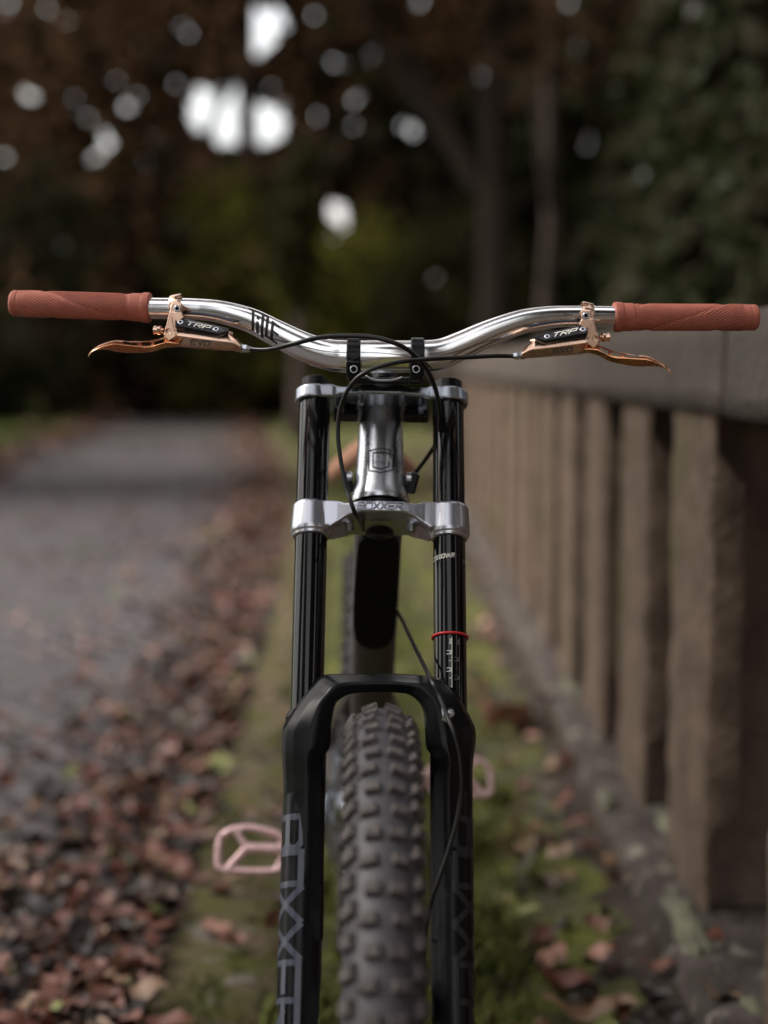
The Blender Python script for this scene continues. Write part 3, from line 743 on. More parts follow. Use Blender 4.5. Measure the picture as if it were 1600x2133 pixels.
# ---- handlebar
ctr = [(300, 641.5), (352, 642.5), (405, 643.5), (450, 648), (490, 657), (530, 670.5), (580, 696), (636, 723), (680, 737.5), (720, 742.5), (800, 743), (880, 742.5), (920, 737), (960, 721), (1010, 698), (1060, 679), (1100, 667.5), (1150, 660.5), (1200, 659), (1300, 660)]
def bard(px): return 1.738 + .000052 * abs(px - 800)
def barr(px):
    a = abs(px - 800)
    return .0172 if a < 90 else (.0172 - (.0172 - .0112) * min(1, (a - 90) / 290) ** .85)
ext = [(30, 632)] + ctr[0:0] + [(160, 636.5)] + ctr + [(1430, 660.5), (1568, 661)]
bp = crv([P(x, y, bard(x)) for x, y in ext], 12)
pxs = crv([Vector((x, 0, 0)) for x, y in ext], 12)
hb = MB().add(*tube(bp, [barr(v.x) for v in pxs], 56)).build('handlebar', M['polished'], bike)
# bar position lookup
BPX = [v.x for v in pxs]
def barat(px):
    i = min(max(int(np.searchsorted(BPX, px)) - 1, 0), len(bp) - 2); t = (px - BPX[i]) / (BPX[i + 1] - BPX[i])
    c = bp[i].lerp(bp[i + 1], t); tg = (bp[min(i + 2, len(bp) - 1)] - bp[max(i - 1, 0)]).normalized()
    return c, tg
def barsurf(px, v, h):                       # v: height offset in metres from the bar's middle, wrapped round its front
    c, tg = barat(px); r = barr(px); up = (Vector((0, 0, 1)) - tg * tg.z).normalized(); fr = up.cross(tg).normalized()
    if fr.y > 0: fr = -fr
    a = v / r; return c + (fr * math.cos(a) + up * math.sin(a)) * (r + .00015 + h)
S = [[(0, 1), (.62, 1)], [(.10, 1), (.10, .04)], [(.28, .74), (.28, .66)], [(.28, .46), (.28, .0)], [(.45, 1), (.45, -.12)], [(.62, 1), (.62, .06), (.98, -.04)], [(.82, .86), (.82, .0)], [(.82, .86), (1.04, .80)], [(.82, .46), (1.02, .40)]]
def fT(u, v, h):                             # stems stand upright in the picture of the sloping bar
    return barsurf(532 + u * 55 - v * 15, -.0085 + v * .0215, h)
strokes(S, .105, lambda u, v, h: fT(u, v, h), 10).build('lettering', M['print_dark'], hb)
# ---- grips with diagonal knurl
def grip(x0, y0, x1, y1, inner_right):
    n, seg = 420, 110; a = P(x0, y0, bard(x0)); b = P(x1, y1, bard(x1)); ax = (b - a); L = ax.length; ax /= L
    up = (Vector((0, 0, 1)) - ax * ax.z).normalized(); fr = ax.cross(up)
    V, F_ = [], []
    for i in range(n + 1):
        t = i / n; s = t * L; ti = t if inner_right else 1 - t; si = ti * L
        r = .0141
        if si < .0035: r = .0141 - .0022 * (1 - si / .0035) ** 2
        elif si < .016: r = .0141 - (.0005 if abs(si - .0085) < .0012 else 0)
        elif L - si < .008: r = .0158 + .0004 * math.sin((L - si) / .008 * 3.14)
        elif L - si < .020: r = .0150
        zone = .017 < si < L - .024
        for k in range(seg):
            th = 2 * math.pi * k / seg; rr = r
            if zone:
                w_ = math.sin(si * 38 + 1.6 * math.sin(th)) ; 
                ph = (si * (.62 if w_ > .1 else -.85) + th * .0141 * (1.0 if w_ > .1 else .9)) / .0033 * 2 * math.pi
                edge = min(1, abs(w_ - .1) * 4)
                rr += .00055 * math.sin(ph) * edge - .0006 * (1 - edge)
            V.append(a + ax * s + (fr * math.cos(th) + up * math.sin(th)) * rr)
    for i in range(n):
        for k in range(seg):
            k2 = (k + 1) % seg; F_.append((i * seg + k, i * seg + k2, (i + 1) * seg + k2, (i + 1) * seg + k))
    F_.append(tuple(range(seg))); F_.append(tuple(n * seg + k for k in range(seg))[::-1])
    return mesh('grip', V, F_, M['grip'], bike)
grip(24, 631.5, 313, 641, True); grip(1279, 660.5, 1577, 661.5, False)

# ---- brake levers
def lever_unit(mir):
    def Q(px, py, dd):
        if mir: px, py = 1590 - px, py + 15
        return P(px, py, 1.716 + dd + .00002 * abs(px - 800))
    def QB(px, py, dd):                       # blade turns a little further on the right side
        if mir:
            dx, dy = px - 348, py - 711; c, s_ = math.cos(R(-9.2)), math.sin(R(-9.2)); px, py = 348 + dx * c - dy * s_, 711 + dx * s_ + dy * c
        return Q(px, py, dd)
    u = MB()
    # reservoir body
    st = [(364, 678, 694, 715), (370, 680, 698, 722), (400, 682, 702, 725), (430, 686, 706, 727), (455, 690, 709, 729), (474, 692, 711, 730.5), (482, 697, 712, 731), (490, 703, 715, 731.5), (497, 709, 719, 733), (503, 713, 722, 735)]
    u.add(*loft([[Q(x, a, .016), Q(x, a + 3, .008), Q(x, b - 2, .0035), Q(x, b + 2, .003), Q(x, c - 3, .009), Q(x, c, .014), Q(x, c - 2, .026), Q(x, a + 2, .028)] for x, a, b, c in st]))
    o = u.build('brake_lever', M['gold'], bike, bevel=.0012, auto=38); o['label'] = 'right brake lever with drooping copper blade' if mir else 'left brake lever with copper blade and black reservoir cap'
    # perch arm with the pivot hole
    arm = [(353, 648), (379, 650), (384, 662), (371, 671), (369, 684), (372, 697), (362, 705), (352, 711), (343, 703), (340, 694), (347, 676)]
    a_ = MB().add(*prism([Q(x, y, .0035) for x, y in arm], [Q(x, y, .013) for x, y in arm])).build('perch', M['gold'], o, bevel=.0012, smooth=False)
    hole = [(350.5 + 5.5 * math.cos(t), 689.5 + 5.5 * math.sin(t)) for t in [k * math.pi / 8 for k in range(16)]]
    groove = [(357, 662), (361, 661), (369, 690), (364, 692)]
    cut(a_, [prism([Q(x, y, -.01) for x, y in hole], [Q(x, y, .010) for x, y in hole]), prism([Q(x, y, -.01) for x, y in groove], [Q(x, y, .006) for x, y in groove])])
    a_.data.materials.clear(); a_.data.materials.append(M['gold'])
    # clamp band round the bar
    pxb = 1590 - 371 if mir else 371
    c, tg = barat(pxb); up = (Vector((0, 0, 1)) - tg * tg.z).normalized()
    tl = (tg + up * (.16 if not mir else -.16)).normalized()
    seg = 48; V, F_ = [], []; fr = tl.cross(up).normalized(); up2 = fr.cross(tl)
    pr = [(-.0062, .0112), (-.0062, .0146), (-.005, .0154), (.005, .0154), (.0062, .0146), (.0062, .0112)]
    for k in range(seg):
        th = 2 * math.pi * k / seg
        for (s_, r) in pr: V.append(c + tl * s_ + (fr * math.cos(th) + up2 * math.sin(th)) * r)
    kk = len(pr)
    for k in range(seg):
        for j in range(kk): F_.append((k * kk + j, ((k + 1) % seg) * kk + j, ((k + 1) % seg) * kk + (j + 1) % kk, k * kk + (j + 1) % kk))
    cb = mesh('clamp_band', V, F_, M['gold'], o, auto=40)
    slot = [(364, 617), (379, 617), (379, 623), (364, 623)]
    cut(cb, [prism([Q(x, y, -.01) for x, y in slot], [Q(x, y, .035) for x, y in slot])])
    cb.data.materials.clear(); cb.data.materials.append(M['gold'])
    # pad joining clamp and arm, with its bolt
    pad = [(358, 630), (381, 631), (379, 655), (352, 654)]
    MB().add(*prism([Q(x, y, .005) for x, y in pad], [Q(x, y, .03) for x, y in pad])).build('clamp_pad', M['gold'], o, bevel=.002, smooth=False)
    def bolt(px, py, dd, r, name='bolt', m='silver_dark', par=o, ring='silver'):
        c_ = Q(px, py, dd); ax = Vector((0, 1, 0))
        b = MB().add(*lathe(c_, ax, [(-.0012, r * .45), (-.0012, r), (.0, r), (.004, r)], 20)).build(name, M[m], par, auto=35)
        MB().add(*lathe(c_, ax, [(-.00135, .0002), (-.00135, r * .42)], 6)).build('socket_shade', M['matte_black'], b) if False else None
        return b
    def socket_bolt(px, py, dd, r, m='silver'):
        c_ = Q(px, py, dd); V, F_ = [], []; seg = 24
        pr_ = [(.004, r), (-.0006, r), (-.0012, r * .85), (-.0012, r * .55), (.0015, r * .52)]
        V, F_ = lathe(c_, Vector((0, 1, 0)), pr_, seg, False)
        MB().add(*tube([c_ + Vector((0, p, 0)) for p in (-.0002, .003)], [r * .56, r * .56], 20)).build('socket_shade', M['pad_black'], o, auto=30)  # black plug stands in for the shade inside the bolt hole
        return mesh('bolt', V, F_, M[m], o, auto=30)
    socket_bolt(369.5, 642.5, .0045, .0036, 'silver_dark')
    # adjuster knob
    ka, kb = Q(341, 689, .006), Q(322, 687, .008)
    MB().add(*tube([ka, ka.lerp(kb, .3), ka.lerp(kb, .31), ka.lerp(kb, .55), ka.lerp(kb, .56), kb, kb], [.0025, .0025, .0048, .0048, .0036, .0048, .004], 20)).build('adjuster_knob', M['gold'], o, auto=35)
    # cap
    st = [(365, 661, 671, 681), (369, 660, 677, 689), (390, 664.5, 680.5, 692), (425, 672, 687.5, 697.5), (455, 678.5, 693.5, 703), (468, 681.5, 690, 699), (477, 684, 687.5, 692)]
    cap = MB().add(*loft([[Q(x, a, .012), Q(x, a + 1.2, .008), Q(x, b - 1, -.0012), Q(x, b + 1.2, -.0016), Q(x, c - 1, .003), Q(x, c, .006), Q(x, c, .02), Q(x, a, .02)] for x, a, b, c in st])).build('reservoir_cap', M['cap_black'], o, bevel=.0008, auto=30)
    def capf(px, t, h):                       # a point on the cap's tilted top face, t 0 lower edge .. 1 upper edge
        for s0, s1 in zip(st[:-1], st[1:]):
            if s0[0] <= px <= s1[0]:
                q = (px - s0[0]) / (s1[0] - s0[0]); a = s0[1] + (s1[1] - s0[1]) * q; b = s0[2] + (s1[2] - s0[2]) * q
                A, B = Q(px, a + 1.2, .008), Q(px, b - 1, -.0012); return B.lerp(A, t) + Vector((0, -.00022 - h, 0))
        return Q(px, 680, -.002)
    for (bx, t) in ((376, .42), (450, .42)):
        c_ = capf(bx, t, 0); nrm = Vector((0, -.75, .65))
        V, F_ = lathe(c_, nrm, [(-.002, .0031), (.0004, .0031), (.0006, .0028), (.0006, .0016), (-.001, .0015)], 20, False)
        MB().add(*lathe(c_, nrm, [(-.002, .0017), (.0001, .0017)], 12)).build('socket_shade', M['pad_black'], o, auto=30)  # black disc painted in as the dark of the cap bolt recess
        mesh('bolt', V, F_, M['silver'], o, auto=30)
    S_, Wd = word('TRP', .95, 1, .38, .45)
    x0_, x1_ = 387, 440
    def ft(u_, v_, h):
        q = u_ / (Wd + .45); px = x0_ + q * (x1_ - x0_)
        if mir: px = x1_ - q * (x1_ - x0_)
        return capf(px, .22 + v_ * .56, h)
    strokes(S_, .20, ft, 3).build('lettering', M['print_white'], o)
    # EVO mark on the body side
    S_, Wd = word('EVO', 1, 1, .35)
    def fe(u_, v_, h):
        q = u_ / Wd; px = 398 + q * 38
        if mir: px = 436 - q * 38
        yb = 713.5 + (px - 398) * .06; return Q(px, yb - (v_ - .5) * 8, .0040 - h).lerp(Q(px, yb - (v_ - .5) * 8, .0010), .3)
    strokes(S_, .26, fe, 3).build('model_mark', M['print_dark'], o)
    # blade: skeleton upper flange and deeper lower flange
    st = [(374, 708, 716, 722), (360, 705, 714, 723), (345, 701.5, 713, 724), (330, 706, 717, 729), (317, 709, 722, 733), (302, 710.5, 723, 734.5), (287, 710.5, 721, 735), (270, 711, 719.5, 735), (255, 709.5, 718, 734), (241, 708.5, 716.5, 732), (228, 711, 718, 729), (215, 715, 721, 728), (205, 719, 725, 729), (196, 724.5, 729, 732), (189, 730, 734, 736.5), (185.5, 735, 739, 741), (184, 740, 743, 745)]
    bl = MB().add(*loft([[QB(x, a, .013 + .0), QB(x, a + .8, .010), QB(x, b - .5, .0008), QB(x, b + .8, .0002), QB(x, c - .8, .0085), QB(x, c, .0105), QB(x, c - 1.5, .013), QB(x, a + 1, .0155)] for x, a, b, c in st])).build('lever_blade', M['copper'], o, auto=30)
    sl_ = [[(321, 713), (340, 707), (342, 713.5), (322, 719.5)], [(293, 715), (299, 713), (313, 713), (316, 716.5), (311, 720.5), (297, 719.5)], [(256, 711.5), (262, 711), (276, 714.5), (287, 714.5), (286, 719), (272, 718.5), (258, 715.5)]]
    cut(bl, [prism([QB(x, y, -.01) for x, y in q], [QB(x, y, .03) for x, y in q]) for k, q in enumerate(sl_)])
    dots = []
    for k in range(5):
        cxp, cyp = 222 - k * 6.5, 723.2 + k * 2.1 + (k > 2) * 1.2
        dots.append(prism([QB(cxp + 1.5 * math.cos(t), cyp + 1.3 * math.sin(t), -.01) for t in [q * math.pi / 3 for q in range(6)]], [QB(cxp + 1.5 * math.cos(t), cyp + 1.3 * math.sin(t), .006) for t in [q * math.pi / 3 for q in range(6)]]))
    cut(bl, dots)
    bl.data.materials.clear(); bl.data.materials.append(M['copper'])
    # ferrule
    fa, fb = Q(502, 725, .015), Q(521, 727.5, .015)
    MB().add(*tube([fa, fa.lerp(fb, .15), fa.lerp(fb, .16), fa.lerp(fb, .6), fa.lerp(fb, .62), fb], [.0052, .0052, .0042, .0048, .0042, .0036], 6)).build('hose_ferrule', M['silver'], o, auto=35)
    # bleed nipple behind the body
    na, nb = Q(474, 696, .018), Q(484, 697, .02)
    MB().add(*tube([na, nb], [.004, .003], 12)).build('bleed_port', M['gold'], o, auto=35)
    return Q(519, 727, .015)
hl = lever_unit(False); hr = lever_unit(True)

# ---- stem
for x0s, x1s, bx in ((722, 750.5, 737), (855, 883, 867)):
    c, tg = barat((x0s + x1s) / 2); hw = (x1s - x0s) / 2 * .0005125; V, F_ = [], []; seg = 48
    prf = [(-hw, .0173), (-hw, .0192), (-hw + .001, .0202), (hw - .001, .0202), (hw, .0192), (hw, .0173)]
    fr, up = Vector((0, -1, 0)), Vector((0, 0, 1))
    for k in range(seg):
        th = 2 * math.pi * k / seg
        for (s_, r) in prf:
            e = .0 if math.sin(th) > -.2 else .003
            V.append(c + Vector((s_, 0, 0)) + (fr * math.cos(th) + up * math.sin(th)) * (r + (e if r > .0173 else 0)))
    kk = len(prf)
    for k in range(seg):
        for j in range(kk): F_.append((k * kk + j, ((k + 1) % seg) * kk + j, ((k + 1) % seg) * kk + (j + 1) % kk, k * kk + (j + 1) % kk))
    so_ = mesh('stem_clamp', V, F_, M['satin_black'], bike, auto=40)
    c_ = P(bx, 769, 1.716)
    lug = [(x0s, 752), (x1s, 752), (x1s, 782), (x1s - 6, 790), (x0s + 6, 790), (x0s, 782)]
    MB().add(*prism([P(x, y, 1.7185 + (y - 752) * .00006) for x, y in lug], [P(x, y, 1.76) for x, y in lug])).build('clamp_lug', M['satin_black'], so_, bevel=.0015, smooth=False)
    V, F_ = lathe(c_, Vector((0, 1, 0)), [(.006, .0042), (-.0004, .0042), (-.0010, .0038), (-.0010, .0030), (.003, .0029)], 24, False)
    mesh('bolt', V, F_, M['silver_dark'], so_, auto=30)
    MB().add(*lathe(c_, Vector((0, 1, 0)), [(-.0002, .0031), (.004, .0031)], 24)).build('socket_shade', M['pad_black'], so_, auto=30)  # shade of the stem bolt recess, put in as a black disc
stb = MB()
stb.add(*prism([P(x, y, 1.735) for x, y in [(722, 772), (750, 775), (753, 800), (728, 800)]], [P(x, y, 1.83) for x, y in [(722, 772), (750, 775), (753, 800), (728, 800)]]))
stb.add(*prism([P(x, y, 1.735) for x, y in [(855, 775), (883, 772), (879, 800), (852, 800)]], [P(x, y, 1.83) for x, y in [(855, 775), (883, 772), (879, 800), (852, 800)]]))
stb.add(*prism([P(x, y, 1.775) for x, y in [(745, 786), (860, 786), (860, 800), (745, 800)]], [P(x, y, 1.86) for x, y in [(745, 786), (860, 786), (860, 800), (745, 800)]]))
stem = stb.build('stem_base', M['satin_black'], bike, bevel=.002, smooth=False)
MB().add(*tube(crv([P(762, 783, 1.765), P(775, 790, 1.762), P(800, 792.5, 1.76), P(825, 791, 1.762), P(838, 786, 1.765)], 5), .0012, 8)).build('base_edge', M['silver'], stem)
MB().add(*lathe(P(800, 788, 1.80), Vector((0, .45, .89)), [(-.004, .014), (.004, .014), (.006, .011)], 32)).build('top_cap', M['satin_black'], stem, auto=35)

# ---- double crown fork
def crown(name, clampr, bx, m, clamp_a, flat=False):
    mb = MB()
    for s_ in (-1, 1):
        c = Fk(s_ * .075, 0, 0); a0, a1 = clamp_a
        if flat: mb.add(*lathe(c, AX, [(a0, clampr - .0012), (a0 + .0012, clampr), (a1 - .0012, clampr), (a1, clampr - .0012)], 64)); continue
        mb.add(*lathe(c, AX, [(a0, clampr - .0035), (a0 + .001, clampr - .0010), (a0 + .0045, clampr - .0005), (a0 + .0055, clampr + .001), (a0 + .009, clampr + .0015), (a1 - .003, clampr), (a1, clampr - .0022)], 64))
    mb.add(*loft([[Fk(x, nf, at - .001), Fk(x, nf, at - .0035), Fk(x, nf - .0005, ab + .002), Fk(x, nf - .003, ab), Fk(x, (nf + nb) / 2, ab + (.004 if abs(x) < .05 else 0)), Fk(x, nb, ab), Fk(x, nb, at), Fk(x, nf - .003, at)] for x, nf, nb, at, ab in bx]))
    return mb.build(name, m, bike, remesh=.0008, smoothit=2 if flat else 4)
# lower crown, measured on the plane of its front face
a_t = FA(650, 1035, .0225)[1]; a_b = FA(650, 1104, .0225)[1]; c_t = FA(800, 1042, .027)[1]; c_b = FA(800, 1066, .027)[1]
def sym(L_): return [(-x, *r) for x, *r in reversed(L_) if x > 0] + L_
half = [(0, .028, -.048, c_t, c_b), (.022, .027, -.044, c_t, c_b), (.030, .024, -.040, c_t - .0005, c_b - .001), (.038, .0215, -.040, c_t - .0005, c_b - .004), (.047, .019, -.030, a_t - .0015, c_b - .010), (.054, .0185, -.022, a_t - .001, c_b - .0150), (.060, .018, -.018, a_t - .001, a_b + .008), (.075, .0185, -.016, a_t - .001, a_b + .006)]
lc = crown('lower_crown', .0212, sym(half), M['silver'], (a_b - .001, a_t))
S_, Wd = word('BOXXER', 1.25, 1, .30, .25)
def fcr(u_, v_, h):
    q = u_ / (Wd + .25); px = 745 + q * 95; n0 = .0285; pt = FP(px, 1060.5 - v_ * 14, n0); return pt + NV * (.0006 + h)
strokes(S_, .20, fcr, 4).build('lettering', M['print_crown'], lc)
for s_ in (-1, 1):
    for xx, nn in ((.034, -.012),):
        c = Fk(s_ * xx, nn, c_b - .004); MB().add(*lathe(c, AX, [(-.004, .0035), (-.004, .005), (.006, .005)], 16)).build('bolt', M['silver'], lc, auto=30)
# upper crown
b_t = FA(656, 797, .0225)[1]; b_b = FA(656, 823, .0225)[1]; d_t = FA(800, 801, .022)[1]; d_b = FA(800, 818, .022)[1]
half = [(0, .0225, -.062, d_t + .001, d_b - .001), (.022, .0225, -.060, d_t + .001, d_b - .001), (.0255, .0210, -.055, d_t - .002, d_b - .001), (.045, .0205, -.035, d_t - .002, d_b - .002), (.051, .0205, -.025, d_t - .001, b_b), (.055, .0212, -.020, b_t, b_b), (.075, .0215, -.018, b_t, b_b)]
uc = crown('upper_crown', .0222, sym(half), M['silver_dark'], (b_b, b_t), True)
for s_ in (-1, 1):
    for xx, nn in ((.024, .006), (.045, -.02)):
        c = Fk(s_ * xx, nn, d_b - .003); MB().add(*lathe(c, AX, [(-.004, .0025), (-.004, .0042), (.006, .0042)], 16)).build('bolt', M['silver_dark'], uc, auto=30)
for s_ in (-1, 1): MB().add(*box(Fk(s_ * .040, -.026, d_b - .006), (.028, .018, .009), Matrix((Vector((1, 0, 0)), NV, AX)).transposed())).build('pinch_block', M['satin_black'], uc, bevel=.0015, smooth=False)
for s_ in (-1, 1):
    c = Fk(s_ * .075, 0, b_t - .002)
    MB().add(*lathe(c, AX, [(0, .0165), (.003, .0165), (.0032, .0158), (.0150, .0158), (.0155, .0152)], 40)).build('top_cap', M['satin_black'], uc, auto=35)
# stanchions
sts = []
for s_ in (-1, 1):
    o = MB().add(*lathe(Fk(s_ * .075, 0, 0), AX, [(b_t - .001, .0174), (-.49, .0174)], 72)).build('stanchion', M['gloss_black'], bike, auto=40)
    sts.append(o)
sts[1]['label'] = 'right stanchion with white sag scale and red ring'
def stf(px, py, h, s_=1):                    # point on the front of the right stanchion, wrapped
    x, a = FA(px, py, .0174); xx = max(-.0170, min(.0170, x - s_ * .075)); th = math.asin(xx / .0174)
    rr = .0174 + .00012 + h; return Fk(s_ * .075 + rr * math.sin(th), rr * math.cos(th), a)
seg = 60; c0, a0 = 0, FA(940, 1318, .0174)[1]; V, F_ = [], []
for k in range(seg):
    th = 2 * math.pi * k / seg
    for j in range(8):
        ph = 2 * math.pi * j / 8; rr = .0186 + .0015 * math.cos(ph); V.append(Fk(.075 + rr * math.sin(th), rr * math.cos(th), a0 + .0015 * math.sin(ph)))
for k in range(seg):
    for j in range(8): F_.append((k * 8 + j, k * 8 + (j + 1) % 8, ((k + 1) % seg) * 8 + (j + 1) % 8, ((k + 1) % seg) * 8 + j))
mesh('travel_ring', V, F_, M['red'], sts[1])
lines = [[(941.5, 1326), (941.5, 1436)], [(931, 1355), (941, 1355)], [(931, 1362), (941, 1362)], [(936, 1376), (941, 1376)], [(931, 1391), (941, 1391)], [(931, 1398), (941, 1398)], [(936, 1412), (941, 1412)], [(935, 1427), (941, 1431)]]
def rot_word(t, xr, y0, lh, lw, gap):        # reads upward along the leg
    S_, Wd = word(t, lw, 1, gap); return [[(xr - p[1] * lh + 0, y0 - p[0] * lh) for p in pl][:] for pl in S_]
def rw(t, x, y, hgt, lw=.8): 
    S_, Wd = word(t, lw, 1, .35); return [[(x + (1 - p[1]) * hgt - hgt, y - p[0] * hgt) for p in pl] for pl in S_]
strokes(lines, 1.15, lambda u, v, h: stf(u, v, h), 12).build('sag_scale', M['print_white'], sts[1])
strokes(rw('SAG', 940, 1341, 3.4) + rw('20', 940.5, 1361, 3.0, .5) + rw('10', 940.5, 1397, 3.0, .5), .8, lambda u, v, h: stf(u, v, h), 3).build('lettering', M['print_white'], sts[1])
l2 = [[(957.5, 1327), (957.5, 1455)], [(947, 1369), (957, 1369)], [(947, 1376.5), (957, 1376.5)], [(954, 1392), (957, 1392)], [(947, 1407), (957, 1407)], [(947, 1414.5), (957, 1414.5)], [(954, 1430), (957, 1430)], [(948, 1445), (957, 1445)], [(955, 1455), (957, 1455)]]
strokes(l2 + rw('SAG', 956, 1341, 2.8) + rw('25', 956, 1376, 3, .5) + rw('15', 956, 1414, 3, .5), .7, lambda u, v, h: stf(u, v, h), 8).build('travel_scale', M['print_dim'], sts[1])
S_, Wd = word('DEBONAIR', .95, 1, .38, .3)
strokes(S_, .24, lambda u, v, h: stf(903.5 + u / Wd * 42, 1161.5 - v * 7.5 - u / Wd * 2, h), 3).build('lettering', M['print_white'], sts[1])
S_, Wd = word('C1', .95, 1, .38, .0)
strokes(S_, .2, lambda u, v, h: stf(965 + u / Wd * 7, 1166 - v * 5, h), 3).build('lettering', M['print_dim'], sts[1])
# lowers: two legs and the arch as one casting
lw_ = MB()
for s_, (xa, xb) in ((-1, (0, 0)), (1, (0, 0))):
    prof = [(-.66, .0195), (-.60, .0215), (-.50, .0215), (-.40, .0216), (-.36, .0218), (-.347, .0215)]
    lw_.add(*lathe(Fk(s_ * .075, 0, 0), AX, prof, 48))
# arch stations: (inner px, inner py, outer px, outer py, n back, n front, ridge)
arch = [(674, 1960, 582, 1960, .0, .0195, .42), (675, 1860, 585, 1860, .002, .0208, .42), (675, 1760, 589, 1760, .004, .0225, .42), (675, 1680, 590, 1680, .004, .026, .42), (676, 1625, 590, 1625, .004, .032, .42), (677, 1578, 588, 1585, .006, .038, .42), (687, 1558, 587, 1550, .008, .042, .40), (690, 1530, 588, 1518, .012, .044, .38), (692, 1503, 603, 1490, .014, .046, .38),
        (700, 1466, 624, 1461, .016, .047, .40), (712, 1455, 648, 1432, .018, .047, .42), (722, 1449, 672, 1407, .02, .047, .45), (742, 1444, 712, 1403.5, .022, .046, .5), (770, 1443, 765, 1403, .022, .046, .5), (795, 1442.5, 797, 1403, .022, .046, .5), (822, 1443, 830, 1403, .022, .046, .5),
        (848, 1446, 882, 1407, .022, .046, .5), (860, 1452, 916, 1413, .02, .047, .45), (869, 1460, 944, 1434, .018, .047, .42), (877, 1470, 960, 1456, .016, .047, .4), (883, 1490, 972, 1480, .014, .046, .38), (885, 1525, 990, 1516, .012, .044, .38), (888, 1558, 991, 1548, .008, .042, .40), (899, 1578, 986, 1588, .006, .038, .42),
        (898, 1625, 985, 1625, .004, .032, .42), (898, 1680, 985, 1680, .004, .026, .42), (899, 1760, 985, 1760, .004, .0225, .42), (899, 1860, 986, 1860, .002, .0208, .42), (898, 1960, 987, 1960, .0, .0195, .42)]
rings = []
for ix, iy, ox, oy, nb, nf, rd in arch:
    def q(t, n, sh=0): return FP(ix + (ox - ix) * t, iy + (oy - iy) * t, n)
    rings.append([q(.02, nb - .004), q(0, nb + (nf - nb) * .55), q(.06, nf - .006), q(rd - .09, nf - .0008), q(rd + .05, nf), q(.74, nf - .0085), q(.93, nf - .016), q(1, nb + .002), q(.97, nb - .012), q(.5, nb - .012)])
cols = [crv([r[j] for r in rings], 4) for j in range(len(rings[0]))]; lw_.add(*loft([[c_[i] for c_ in cols] for i in range(len(cols[0]))]))
low = lw_.build('fork_lowers', M['satin_black'], bike, remesh=.0013, smoothit=4)
for s_ in (-1, 1):
    MB().add(*lathe(Fk(s_ * .075, 0, -.347), AX, [(0, .0215), (.003, .0212), (.007, .0195), (.009, .0178)], 48)).build('dust_seal', M['matte_black'], low, auto=35)
# big lettering running down each leg
def legf(s_, ang0):
    def f(u, v, h):                           # u: metres down the leg, v: metres round it
        th = ang0 + v / .0216; return Fk(s_ * .075 + (.0218 + h) * math.sin(th), (.0218 + h) * math.cos(th), -.452 - u)
    return f
def big(s_, m, ang0, dirn):
    S_, u0 = [], 0
    for ch in 'BOXXER':
        for pl in GL[ch]: S_.append([(u0 + p[0] * .031, (p[1] - .5) * .032 * dirn) for p in pl])
        u0 += .0355
    return strokes(S_, .0062, legf(s_, ang0), 16).build('lettering', M[m], low)
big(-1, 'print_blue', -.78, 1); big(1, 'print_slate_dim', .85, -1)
# hose clip on the arch
cl = MB(); qa = FP(926, 1481, .046); qb = FP(938, 1500, .044)
cl.add(*box(FP(931, 1491, .046), (.0085, .010, .010), Matrix.Rotation(R(12), 3, 'Y'))); cl.add(*lathe(FP(939, 1484, .045), Vector((0, 1, 0)), [(-.006, .0036), (.006, .0036)], 20))
cl.add(*tube([FP(921, 1474, .045), FP(924, 1490, .045), FP(929, 1505, .044)], .0016, 10))
cl.build('hose_clip', M['raw_alu'], low, bevel=.0008, smooth=False)

# ---- hoses
dt0, dt1 = Vector((0, .135, .885)), Vector((0, .70, .395))
dirn = (dt1 - dt0).normalized(); nrm = Vector((0, dirn.z, -dirn.y)); nrm = nrm if nrm.y < 0 else -nrm
def HG(px, py):                              # just under the surface of the down tube guard
    c = BI @ CAMP; r = BI.to_3x3() @ ray(px, py); o_ = dt0 + nrm * .0265; t = (o_ - c).dot(nrm) / r.dot(nrm); return c + r * t
h1 = [hl, P(560, 728, 1.722), P(612, 716, 1.705), P(662, 704, 1.698), P(712, 700, 1.694), P(762, 701, 1.692), P(802, 708, 1.690), P(842, 724, 1.692), P(874, 750, 1.70), P(897, 785, 1.72), P(911, 825, 1.745), P(917, 872, 1.79), P(912, 915, 1.83), P(890, 952, 1.87), P(866, 985, 1.90), P(856, 1010, 1.93)]
MB().add(*tube(crv(h1, 8), .0025, 14)).build('rear_brake_hose', M['hose'], bike)
h2 = [hr, P(1030, 741.5, 1.722), P(980, 744, 1.712), P(930, 746, 1.700), P(872, 750, 1.683), P(822, 756, 1.677), P(780, 767, 1.675), P(745, 787, 1.676), P(722, 817, 1.68), P(708, 856, 1.685), P(704, 905, 1.685), P(710, 960, 1.68), P(722, 1015, 1.67), P(738, 1065, 1.662), P(752, 1092, 1.72), HG(762, 1122), HG(790, 1200), HG(820, 1260), P(838, 1292, 1.93), P(858, 1335, 1.80), P(880, 1380, 1.68), P(898, 1415, 1.615), P(915, 1450, 1.60), P(931, 1490, 1.585), P(946, 1530, 1.57), P(957, 1580, 1.56), P(960, 1640, 1.55), P(954, 1700, 1.54), P(937, 1765, 1.535), P(915, 1830, 1.53), P(897, 1885, 1.53), P(885, 1960, 1.53), P(880, 2100, 1.53)]
MB().add(*tube(crv(h2, 8), .0023, 14)).build('front_brake_hose', M['hose'], bike)

